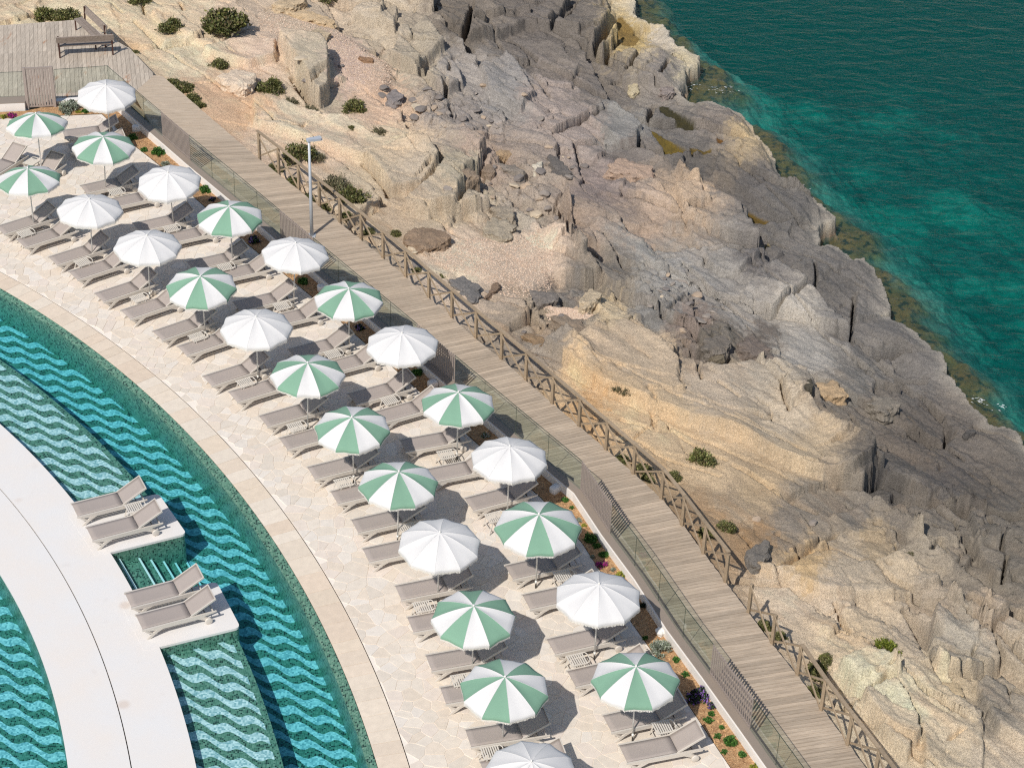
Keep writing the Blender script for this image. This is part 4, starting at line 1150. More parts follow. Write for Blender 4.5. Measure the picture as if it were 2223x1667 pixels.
# grooves: (polyline px, depth, half width)
GROOVES = [
 ([(1200, 800), (1330, 860), (1480, 930), (1620, 1000), (1740, 1060)], .06, .05), ([(1240, 775), (1400, 840), (1560, 915), (1700, 985)], .05, .05), ([(1290, 900), (1420, 975), (1560, 1040)], .05, .05), ([(1600, 560), (1690, 640), (1790, 720), (1900, 800)], .12, .05), ([(1480, 560), (1560, 650), (1640, 700)], .12, .05), ([(1560, 330), (1640, 400), (1740, 500)], .14, .05), ([(1950, 860), (2040, 960), (2140, 1040)], .14, .06), ([(1060, 60), (1120, 130), (1200, 210)], .16, .06),
 ([(1859, 647), (1853, 685), (1847, 712), (1849, 739)], .35, .05), ([(1769, 571), (1772, 603), (1758, 641), (1677, 682), (1623, 672)], .22, .05), ([(1647, 568), (1666, 601), (1745, 565)], .18, .04),
 ([(1905, 766), (1943, 790), (2003, 812)], .35, .16), ([(1691, 862), (1710, 919)], .3, .05), ([(1848, 884), (1872, 935), (1900, 987)], .35, .06), ([(1798, 900), (1824, 920), (1840, 945)], .45, .14),
 ([(2030, 1133), (2038, 1152), (2084, 1171), (2108, 1193)], .4, .12), ([(2144, 1117), (2149, 1133), (2179, 1163)], .35, .09), ([(2019, 1204), (2038, 1180), (2057, 1212)], .3, .05), ([(2077, 1120), (2082, 1145)], .3, .04),
 ([(1219, 451), (1233, 489), (1230, 517)], .7, .11), ([(1246, 508), (1263, 541), (1280, 580)], .5, .06), ([(1309, 508), (1330, 541), (1360, 576), (1387, 617), (1417, 658), (1439, 693), (1485, 717)], .2, .06),
 ([(1436, 176), (1450, 141)], .5, .07), ([(1360, 149), (1393, 117)], .4, .08), ([(1295, 98), (1339, 51)], .6, .16), ([(1198, 62), (1246, 30), (1265, 0)], .6, .1), ([(1409, 239), (1423, 214)], .6, .12), ([(1203, 296), (1263, 263), (1314, 249)], .35, .06),
 ([(1976, 1325), (1997, 1350), (2022, 1388)], .4, .2), ([(2108, 1317), (2136, 1350)], .45, .2), ([(1810, 1309), (1845, 1366)], .25, .05), ([(1900, 1404), (1916, 1434)], .25, .05), ([(1921, 1336), (1932, 1369)], .2, .05),
 ([(1640, 1218), (1690, 1240), (1760, 1190)], .15, .08), ([(1683, 1163), (1742, 1197), (1818, 1148)], .15, .06), ([(1900, 1140), (1968, 1183)], .18, .05), ([(1005, 80), (1020, 52), (1027, 20)], .6, .09),
 ([(640, 175), (660, 205), (690, 238)], .8, .16), ([(790, 358), (835, 410), (845, 435)], .4, .08), ([(905, 320), (940, 350), (965, 378)], .7, .16), ([(390, 0), (402, 25), (395, 30)], .3, .05), ([(310, 14), (318, 40)], .2, .05),
 ([(1480, 750), (1500, 780), (1525, 840)], .2, .04), ([(1560, 850), (1600, 880)], .12, .05), ([(1450, 690), (1490, 640), (1505, 690), (1520, 740)], .1, .06), ([(2176, 1160), (2170, 1207)], .35, .04), ([(2180, 1220), (2176, 1260)], .3, .05),
 ([(1350, 905), (1420, 930), (1415, 880)], .06, .08), ([(1623, 1035), (1700, 1075), (1770, 1110)], .08, .06), ([(2044, 1040), (2080, 1090), (2110, 1105)], .1, .06), ([(1330, 960), (1380, 945), (1425, 905)], .05, .04),
]
Z = ZBASE.copy()
Z += land*(.30*fbm(XX*.16, YY*.16, 3, 40)+.08*fbm(XX*.5, YY*.5, 3, 44))
# jointed slabs: flat pieces dipping landward, broken off on the seaward side, long axis parallel to the shore
ca, sa = math.cos(math.radians(-48)), math.sin(math.radians(-48))
WX2, WY2 = XX+.30*wx+.035*w2x, YY+.30*wy+.035*w2y
U = (WX2*ca+WY2*sa); V = (-WX2*sa+WY2*ca)
rough_zone = np.zeros_like(Z)
for (a, b, r) in [(1000, 250, 190), (1120, 380, 150), (1200, 560, 150), (1450, 320, 200), (1600, 480, 180), (1500, 700, 120), (1750, 620, 180), (950, 130, 130), (1150, 100, 170), (2000, 1000, 220), (2080, 1200, 180), (2050, 1450, 200), (1350, 100, 150), (2150, 1350, 150), (1900, 850, 150), (1420, 620, 120), (1230, 700, 110), (800, 30, 100), (1870, 1420, 130), (1700, 880, 90)]:
    rough_zone = np.maximum(rough_zone, np.exp(-(((PXX-a)**2+(PYY-b)**2)/(r*r))))
rz = sstep(.25, .7, rough_zone+.15*wx)
smooth_flat = np.zeros_like(Z)
for (a, b, ra, rb) in [(1720, 720, 110, 45), (1420, 560, 60, 40), (1080, 190, 60, 40), (1340, 285, 70, 30), (1350, 900, 160, 60), (480, 235, 90, 45), (1600, 1080, 120, 50)]:
    smooth_flat = np.maximum(smooth_flat, np.exp(-(((PXX-a)/ra)**2+((PYY-b)/rb)**2)))
def facets(su, sv, seed, amp, dip, tl, off=0.0):
    f1, f2, cx, cy, ci = voro(U/su+off, V/sv+off*.7, seed)
    r1 = h2(np.floor(cx*7), np.floor(cy*7), seed+1)-.5; r2 = h2(np.floor(cx*7), np.floor(cy*7), seed+2)-.5
    du = (U/su+off-cx)*su; dv = (V/sv+off*.7-cy)*sv
    sg = np.where(h2(np.floor(cx*7), np.floor(cy*7), seed+3) > .25, 1.0, -.6)
    return amp*(ci-.5)*2+dv*(sg*dip+tl*r1)+du*(.06+tl*r2), (f2-f1)*min(su, sv), ci
w1 = land*(.30+.70*rz)*(1-.75*smooth_flat)
h1, e1, c1_ = facets(7.2, 2.7, 60, .23, .16, .15)
Z += w1*h1
m1 = sstep(-.15, .1, fbm(XX*.7, YY*.7, 2, 66))
Z -= w1*m1*1.0*np.exp(-(e1/.075)**4)
h2_, e2, c2_ = facets(2.8, 1.3, 80, .085, .13, .18, 3.3)
seaw = sstep(5.5, 2.5, dC+1.5*wx)*sstep(560, 330, PYY-.0*PXX)+sstep(6.5, 3.5, dC)*sstep(330, 560, PYY)*sstep(1150, 950, PYY)
w2 = land*(.16+.84*rz)*(1-.85*smooth_flat)*(1-.6*np.clip(seaw, 0, 1))
Z += w2*h2_
m2 = sstep(.05, .25, fbm(XX*1.1, YY*1.1, 2, 86))
Z -= w2*m2*.34*np.exp(-(e2/.05)**4)
h3, e3, ci = facets(.66, .40, 90, .030, .10, .22, 7.7)
rub = np.zeros_like(Z)
for (a, b, ra, rb) in [(1000, 250, 150, 60), (1090, 390, 110, 60), (1210, 700, 110, 60), (1520, 740, 90, 40), (880, 215, 60, 30), (1430, 610, 80, 80)]:
    rub = np.maximum(rub, np.exp(-(((PXX-a)/ra)**2+((PYY-b)/rb)**2)))
rub = sstep(.3, .6, rub+.2*wx)
Z += land*(.12*rz+.88*rub)*(1-.8*smooth_flat)*h3*1.6
Z -= land*rub*.09*np.exp(-(e3/.04)**4)
cell_tint = .5*c1_+.5*c2_
st = fbm(U*.5, V*2.4, 5, 100); Z += land*.010*st
qs = fbm(U*.30+.2*w2x, V*1.1, 4, 104)*11; fq = qs-np.floor(qs)
Z += land*(.35+.65*rz)*(1-.6*smooth_flat)*.034*(np.floor(qs)+sstep(.82, 1.0, fq))
Z += land*(1-smooth_flat)*0.010*ridged(XX*1.2+.5*wx, YY*1.2, 3, 107)
Z += land*.010*fbm(XX*4.5, YY*4.5, 4, 140)
# gravel pockets flatten
GRAV = [([(560, 25), (640, 40), (720, 60), (800, 110), (850, 140), (850, 190), (800, 200), (740, 170), (700, 125), (620, 95), (560, 60)], .05),
        ([(890, 545), (960, 520), (1050, 515), (1110, 525), (1180, 490), (1200, 530), (1205, 590), (1190, 630), (1140, 660), (1090, 650), (1040, 600), (960, 580)], .0),
        ([(1180, 660), (1230, 665), (1290, 690), (1250, 700), (1190, 690)], .0)]
grav_mask = np.zeros_like(Z)
def bbox(L, mrg):
    lo = L.min(0)-mrg; hi = L.max(0)+mrg
    i0, i1 = int(max((lo[0]-X0)/DX, 0)), int(min((hi[0]-X0)/DX+1, NX)); j0, j1 = int(max((lo[1]-Y0)/DX, 0)), int(min((hi[1]-Y0)/DX+1, NY))
    return slice(j0, j1), slice(i0, i1)
for L, dz in GRAV:
    W_ = gl_px(L); s_ = bbox(W_, 1.0); P_ = WPT[s_]; sd = np.where(inside(P_, W_), 1, -1)*poly_d(P_, np.vstack([W_, W_[:1]]))
    k = sstep(-.25, .35, sd); Z[s_] = Z[s_]*(1-k)+(ZBASE[s_]+.06*wx[s_]+dz)*k; grav_mask[s_] = np.maximum(grav_mask[s_], k)
Z += grav_mask*.015*fbm(XX*9, YY*9, 2, 150)
plate_tint = np.zeros_like(Z)
for n_, (L, h, dec, soft) in enumerate(PLATES):
    W_ = gl_px(L); s_ = bbox(W_, .6)
    if s_[0].stop <= s_[0].start or s_[1].stop <= s_[1].start: continue
    P_ = WPT[s_]; sd = np.where(inside(P_, W_), 1, -1)*poly_d(P_, np.vstack([W_, W_[:1]]))
    k = sstep(-.03, .05+soft*.2, sd)*np.exp(-np.clip(sd, 0, None)/dec)
    Z[s_] += 1.25*h*k; plate_tint[s_] = np.where(sd > 0, ((n_*37) % 11-5)/5.0, plate_tint[s_])
for L, dp, hw in GROOVES:
    W_ = gl_px(L); s_ = bbox(W_, .6)
    if s_[0].stop <= s_[0].start or s_[1].stop <= s_[1].start: continue
    P_ = WPT[s_]; dd_ = poly_d(P_, W_); Z[s_] -= 2.3*dp*np.exp(-(dd_/hw)**4)
# tide pools
POOLS = [([(1412, 260), (1428, 266), (1490, 317), (1480, 332), (1444, 331), (1412, 296)], (128, 108, 40)), ([(1496, 312), (1547, 323), (1545, 332), (1496, 325)], (124, 102, 40)), ([(1431, 221), (1452, 225), (1523, 279), (1490, 271), (1433, 238)], (74, 68, 36)),
         ([(1553, 298), (1580, 314), (1556, 318)], (130, 90, 36)), ([(1585, 440), (1602, 432), (1678, 476), (1669, 478), (1615, 462)], (120, 96, 34)), ([(1610, 492), (1642, 500), (1700, 546), (1669, 538), (1618, 516)], (150, 134, 84)),
         ([(1333, 30), (1349, 24), (1393, 65), (1380, 80), (1352, 81)], (160, 132, 76)), ([(1905, 768), (1930, 775), (1950, 796), (2010, 812), (1990, 814), (1930, 796)], (58, 56, 40)), ([(2060, 1160), (2100, 1178), (2110, 1195), (2085, 1180)], (96, 74, 40))]
POOL_COL = []
for L, c in POOLS:
    W_ = gl_px(L); s_ = bbox(W_, .5); P_ = WPT[s_]; sd = np.where(inside(P_, W_), 1, -1)*poly_d(P_, np.vstack([W_, W_[:1]]))
    k = sstep(-.04, .12, sd); fl = np.percentile(Z[s_][sd > 0], 30)-.07 if (sd > 0).any() else 0
    Z[s_] = Z[s_]*(1-k)+(fl+.03*w2x[s_])*k; POOL_COL.append((s_, sstep(0, .06, sd), c))
# coast: jagged lip, drop, shelf and deep bed
jag = .22*wx+.12*w2x+.06*fbm(XX*6, YY*6, 2, 160)
e = dC+jag
lip = np.exp(-np.clip(e, 0, None)/.5)
Zl = Z+(ZCO+.05+.16*fbm(XX*.9, YY*.9, 3, 170)-Z)*sstep(1.0, 0.0, e)*.85
Zs = -4.22-.10*np.clip(-e, 0, 1.6)-.62*np.clip(-e-1.3+.8*wx, 0, 3.5)-.045*np.clip(-e-4.5, 0, 30)+.22*fbm(XX*1.1, YY*1.1, 4, 180)*sstep(0, -1, e)+.5*fbm(XX*.3, YY*.3, 3, 190)*sstep(-2, -5, e)
k = sstep(-.10, .05, e); Z = Zl*k+Zs*(1-k)
far = np.maximum(np.maximum(sstep(82, 90, YY), sstep(19, 24, XX)), sstep(-.0, -4, dC-(-13.0)))*sstep(-1.5, -5, e)
Z = Z*(1-far)+(-7.3)*far
Z = np.where(dB < 0.0, np.minimum(Z, ZB-.35), Z)
Z = Z*sstep(-.1, .4, dB)+np.minimum(Z, ZB-.22)*(1-sstep(-.1, .4, dB))

# ------------------------------------------------------------------ rock colour zones (sunlit colour read from the place)
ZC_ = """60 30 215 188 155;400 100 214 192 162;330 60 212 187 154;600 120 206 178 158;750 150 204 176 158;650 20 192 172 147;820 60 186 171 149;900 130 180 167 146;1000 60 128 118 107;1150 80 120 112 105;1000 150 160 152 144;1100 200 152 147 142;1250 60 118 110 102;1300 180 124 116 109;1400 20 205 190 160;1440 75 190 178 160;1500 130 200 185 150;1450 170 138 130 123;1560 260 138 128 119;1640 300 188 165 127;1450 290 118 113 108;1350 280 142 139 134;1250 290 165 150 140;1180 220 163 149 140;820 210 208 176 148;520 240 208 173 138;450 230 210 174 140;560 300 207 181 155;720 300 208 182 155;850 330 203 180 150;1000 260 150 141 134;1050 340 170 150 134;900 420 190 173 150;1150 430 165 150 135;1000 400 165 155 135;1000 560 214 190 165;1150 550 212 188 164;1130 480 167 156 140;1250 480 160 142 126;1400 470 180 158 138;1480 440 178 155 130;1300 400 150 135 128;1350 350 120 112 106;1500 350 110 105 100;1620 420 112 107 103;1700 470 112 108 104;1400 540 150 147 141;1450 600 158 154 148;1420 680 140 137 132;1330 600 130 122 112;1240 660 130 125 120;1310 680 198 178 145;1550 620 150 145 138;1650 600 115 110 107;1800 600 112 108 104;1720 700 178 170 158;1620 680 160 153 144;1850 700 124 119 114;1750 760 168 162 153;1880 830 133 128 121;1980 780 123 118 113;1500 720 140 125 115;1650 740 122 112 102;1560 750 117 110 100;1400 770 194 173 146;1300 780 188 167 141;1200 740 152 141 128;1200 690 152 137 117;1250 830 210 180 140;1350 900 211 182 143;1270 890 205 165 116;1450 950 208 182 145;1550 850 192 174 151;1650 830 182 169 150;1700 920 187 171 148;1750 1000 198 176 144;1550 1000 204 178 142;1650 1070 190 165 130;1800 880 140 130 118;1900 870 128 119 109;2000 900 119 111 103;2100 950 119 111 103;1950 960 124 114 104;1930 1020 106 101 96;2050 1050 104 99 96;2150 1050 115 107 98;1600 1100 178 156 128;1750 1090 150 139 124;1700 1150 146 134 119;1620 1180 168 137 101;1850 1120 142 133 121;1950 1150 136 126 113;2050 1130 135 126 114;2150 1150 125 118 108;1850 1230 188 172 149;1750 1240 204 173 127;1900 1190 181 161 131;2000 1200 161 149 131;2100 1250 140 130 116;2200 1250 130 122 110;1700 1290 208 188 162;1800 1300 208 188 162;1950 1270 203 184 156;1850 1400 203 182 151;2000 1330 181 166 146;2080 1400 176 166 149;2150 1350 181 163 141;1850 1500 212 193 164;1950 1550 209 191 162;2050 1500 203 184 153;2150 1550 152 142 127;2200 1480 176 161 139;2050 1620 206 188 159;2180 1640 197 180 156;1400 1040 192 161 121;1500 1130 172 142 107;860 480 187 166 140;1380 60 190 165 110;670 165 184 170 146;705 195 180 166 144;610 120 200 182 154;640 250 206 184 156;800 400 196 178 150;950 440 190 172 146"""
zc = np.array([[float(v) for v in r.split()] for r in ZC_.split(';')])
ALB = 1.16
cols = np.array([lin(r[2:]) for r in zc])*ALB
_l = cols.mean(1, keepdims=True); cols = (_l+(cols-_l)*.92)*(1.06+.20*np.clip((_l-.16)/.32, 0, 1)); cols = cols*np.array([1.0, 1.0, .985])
# coarse evaluation in pixel space, warped
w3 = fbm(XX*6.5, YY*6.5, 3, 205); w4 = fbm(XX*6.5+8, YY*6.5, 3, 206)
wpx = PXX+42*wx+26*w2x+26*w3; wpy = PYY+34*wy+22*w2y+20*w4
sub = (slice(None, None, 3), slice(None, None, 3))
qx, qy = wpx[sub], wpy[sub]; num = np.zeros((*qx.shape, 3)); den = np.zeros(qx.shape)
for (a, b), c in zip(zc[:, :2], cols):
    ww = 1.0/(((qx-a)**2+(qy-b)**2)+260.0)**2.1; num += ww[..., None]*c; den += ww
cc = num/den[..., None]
jj, ii = np.minimum(np.arange(NY)//3, cc.shape[0]-1), np.minimum(np.arange(NX)//3, cc.shape[1]-1)
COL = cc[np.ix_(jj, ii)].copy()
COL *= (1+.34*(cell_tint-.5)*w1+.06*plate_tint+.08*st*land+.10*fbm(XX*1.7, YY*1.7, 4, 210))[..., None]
# ochre staining in bands, pale salt crust
och = sstep(.12, .45, fbm(U*.35, V*1.6, 4, 220)+.1*w2x)*sstep(0, 6, dC)*np.exp(-np.clip(dB, 0, 30)/5.0)*.28
COL = COL*(1-och[..., None])+np.array(lin((206, 158, 104)))*ALB*och[..., None]
lipk = (np.exp(-np.clip(e+.05, 0, None)/(.18+.22*np.clip(wx+.3, 0, 1)))*sstep(-.35, .1, wx+.4))[..., None]*.95
COL = COL*(1-lipk)+np.array(lin((200, 190, 172)))*ALB*lipk
for s_, k, c in POOL_COL: COL[s_] = COL[s_]*(1-k[..., None])+np.array(lin(c))*.9*k[..., None]*(1+.25*w2x[s_][..., None])
sea_m = sstep(.02, -.10, e)
dep = np.clip(-e, 0, None)
shelf = np.array(lin((146, 106, 56)))*(1+.6*fbm(XX*1.8, YY*1.8, 4, 230))[..., None]
ksh = sstep(.02, .3, fbm(XX*3.1, YY*3.1, 4, 236))[..., None]; shelf = shelf*(1-ksh)+np.array(lin((58, 46, 28)))*ksh
sand = sstep(-.05, .35, fbm(XX*.22+3, YY*.22, 4, 240)+.35*np.exp(-((PXX-1880)**2/(210**2)+(PYY-360)**2/(90**2)))+.25*fbm(XX*1.2, YY*1.2, 3, 246))
deep = (np.array(lin((108, 124, 114)))*(1-sand[..., None])+np.array(lin((150, 166, 148)))*sand[..., None])*np.clip(1+.45*fbm(XX*.9+.5*wx, YY*2.0, 4, 260)+.42*ridged(XX*1.1+.35*YY+.3*w2x, YY*2.6+.3*w2y, 3, 266), .25, 2.2)[..., None]  # bed mottling; the ridged streaks paint caustic ripple light into the colour
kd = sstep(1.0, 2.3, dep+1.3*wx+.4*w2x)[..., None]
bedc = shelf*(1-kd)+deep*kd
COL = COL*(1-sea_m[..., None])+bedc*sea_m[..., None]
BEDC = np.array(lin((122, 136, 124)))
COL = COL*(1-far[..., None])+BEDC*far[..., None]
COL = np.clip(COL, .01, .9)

# pitted, broken surface, roughest on the dark rock
lum = COL.mean(-1); rgh = sstep(.30, .12, lum)
Z += land*(1-grav_mask)*((.006+.022*rgh)*ridged(XX*2.4+.3*w2x, YY*2.4, 3, 300)+(.006+.016*rgh)*ridged(XX*5.2, YY*5.2+.2*w2x, 2, 310))
pit = sstep(.30, .55, perlin(XX*3.3+.4*w2x, YY*3.3+.4*w2y, 320)); Z -= land*(1-grav_mask)*rgh*.07*pit*(1-smooth_flat)
# mesh
keepf = (dB > -.45) & (dB < 60)
ok = keepf[:-1, :-1] & keepf[1:, :-1] & keepf[:-1, 1:] & keepf[1:, 1:]
PXs = (PXX[:-1, :-1] > -120) & (PXX[:-1, :-1] < PW+160) & (PYY[:-1, :-1] > -160) & (PYY[:-1, :-1] < PH+160)
ok &= PXs
idx = np.arange(NX*NY).reshape(NY, NX)
F = np.stack([idx[:-1, :-1][ok], idx[:-1, 1:][ok], idx[1:, 1:][ok], idx[1:, :-1][ok]], -1)
used = np.unique(F); remap = np.full(NX*NY, -1); remap[used] = np.arange(len(used)); F = remap[F]
hx = (.05*w2x+.03*fbm(XX*7, YY*7, 2, 250))*land; hy = (.05*w2y)*land
VV = np.stack([(XX+hx).ravel()[used], (YY+hy).ravel()[used], Z.ravel()[used]], -1).astype(np.float32)
def grid_mesh(name, V_, F_, colr=None):
    me = bpy.data.meshes.new(name); me.vertices.add(len(V_)); me.vertices.foreach_set('co', V_.ravel())
    me.loops.add(F_.size); me.loops.foreach_set('vertex_index', F_.ravel().astype(np.int32))
    me.polygons.add(len(F_)); me.polygons.foreach_set('loop_start', np.arange(0, F_.size, F_.shape[1], dtype=np.int32))
    try: me.polygons.foreach_set('loop_total', np.full(len(F_), F_.shape[1], np.int32))
    except Exception: pass
    me.update(calc_edges=True)
    if colr is not None:
        a = me.color_attributes.new('Col', 'FLOAT_COLOR', 'POINT'); a.data.foreach_set('color', np.c_[colr, np.ones(len(colr))].astype(np.float32).ravel())
    return me
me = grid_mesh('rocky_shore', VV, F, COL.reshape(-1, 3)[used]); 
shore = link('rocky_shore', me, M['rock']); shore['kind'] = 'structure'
print('shore faces', len(F))
# far seabed and the sea
mb = MB(); mb.add([(-1500, -1500, -7.34), (1500, -1500, -7.34), (1500, 1500, -7.34), (-1500, 1500, -7.34)], [(0, 1, 2, 3)], False, tuple(BEDC))
struct(mb, 'seabed', M['rock'])
mb = MB(); mb.box((0, 700, (ZSEA-25)/2-0), 1400, 1400, (ZSEA+25)/2)
mb.v = [(x, y, ZSEA if z > -12 else -25.0) for x, y, z in mb.v]
struct(mb, 'sea', M['sea_water'])

# wash where the swell breaks on the shelf
mb = MB(); r1 = np.random.default_rng(5)
for (a, b, ra, rb, n) in [(1570, 196, 30, 8, 24), (1500, 190, 12, 8, 14), (1735, 412, 14, 8, 16), (2130, 868, 22, 9, 24), (2170, 885, 16, 8, 10)]:
    for _ in range(n):
        p = bk2(a+r1.normal()*ra*.6, b+r1.normal()*rb*.6, ZSEA); t = math.radians(r1.normal(-10, 25)); L_ = r1.uniform(.012, .075); w_ = L_*r1.uniform(.15, .4)
        X = np.array([math.cos(t), math.sin(t)])*L_; Y = np.array([-math.sin(t), math.cos(t)])*w_
        pts = [p-X, p-X*.3-Y, p+X*.5-Y*.7, p+X, p+X*.4+Y, p-X*.5+Y*.6]; mb.add([(q[0], q[1], ZSEA+.012) for q in pts], [tuple(range(6))])
o = mb.build('sea_foam', plain('foam', (236, 240, 240), .8)); o['kind'] = 'stuff'; o['label'] = 'thin white foam streaks where the swell meets the rock'

# ------------------------------------------------------------------ loose boulders
def col_at(x, y):
    i = int(np.clip((x-X0)/DX, 0, NX-1)); j = int(np.clip((y-Y0)/DX, 0, NY-1)); return COL[j, i]
def resample(P, n):
    P = np.vstack([P, P[:1]]); cum = along_pts(P, 1); return np.array([at_len(P, cum, s) for s in np.linspace(0, cum[-1], n, endpoint=False)])
def smooth_poly(P, it=1):
    for _ in range(it):
        Q = []
        for i in range(len(P)):
            a, b = P[i], P[(i+1) % len(P)]; Q += [a*.82+b*.18, a*.18+b*.82]
        P = np.array(Q)
    return P
def boulder(px, h, label, name='boulder', rgb=None, tilt=(0, 0), group=None, seed=0, dz=0.0):
    cpx = np.mean(px, 0); _, zg = gpx(*cpx, F=Z)
    zt = zg+h*.72
    W_ = np.array([bk2(a, b, zt) for a, b in px]); W_ = smooth_poly(np.array(ccw(list(W_))), 2); n = 56; R_ = resample(W_, n); cen = R_.mean(0)
    r0 = np.random.default_rng(seed+5); sp = np.sqrt(np.ptp(R_[:, 0])*np.ptp(R_[:, 1]))
    low = min(float(z_at(q[0], q[1], Z)) for q in R_[::4])-.12
    prof = [(1.10, None), (1.08, .15), (1.03, .4), (1.04, .55), (.98, .75), (.97, .86), (.90, .96), (.80, 1.0), (.62, 1.02), (.40, 1.03), (.2, 1.04)]
    vs = []; cs = []
    base_c = np.array(lin(rgb))*ALB if rgb else None
    ph = r0.uniform(0, 50)
    for sc_, f in prof:
        for q in R_:
            p = cen+(q-cen)*sc_
            z = low if f is None else low+(zt-low)*f
            nn = float(perlin(np.array([p[0]*3+ph]), np.array([p[1]*3+z*5]), seed+3)[0]); n2 = float(perlin(np.array([p[0]*9+ph]), np.array([p[1]*9+z*22]), seed+4)[0])
            rad = (p-cen)/max(np.linalg.norm(p-cen), 1e-3)
            amp = .12*min(sp, 1.2) if (f or 0) <= 1 else .0
            p = p+rad*(nn*amp+n2*amp*.5)
            zz = z+(nn*.05+n2*.02)*min(sp, 1.0)*(1 if f and f > .85 else .3)+(p[0]-cen[0])*tilt[0]+(p[1]-cen[1])*tilt[1] if f else z
            vs.append((p[0]-cen[0], p[1]-cen[1], zz-low))
            c = base_c if base_c is not None else col_at(p[0], p[1]); cs.append(np.clip(c*(1+.18*nn), .01, .9))
    m_ = len(prof); fs = []
    for i in range(m_-1):
        for j in range(n): a = i*n+j; b = i*n+(j+1) % n; fs.append((a, b, b+n, a+n))
    fs.append(tuple(range((m_-1)*n, m_*n)))
    mb = MB(); mb.add(vs, fs, False); mb.col = [tuple(c) for c in cs]
    o = mb.build(name, M['boulder']); o.location = (cen[0], cen[1], low); tag(o, label, 'rock', group); return o
G = (118, 110, 104)
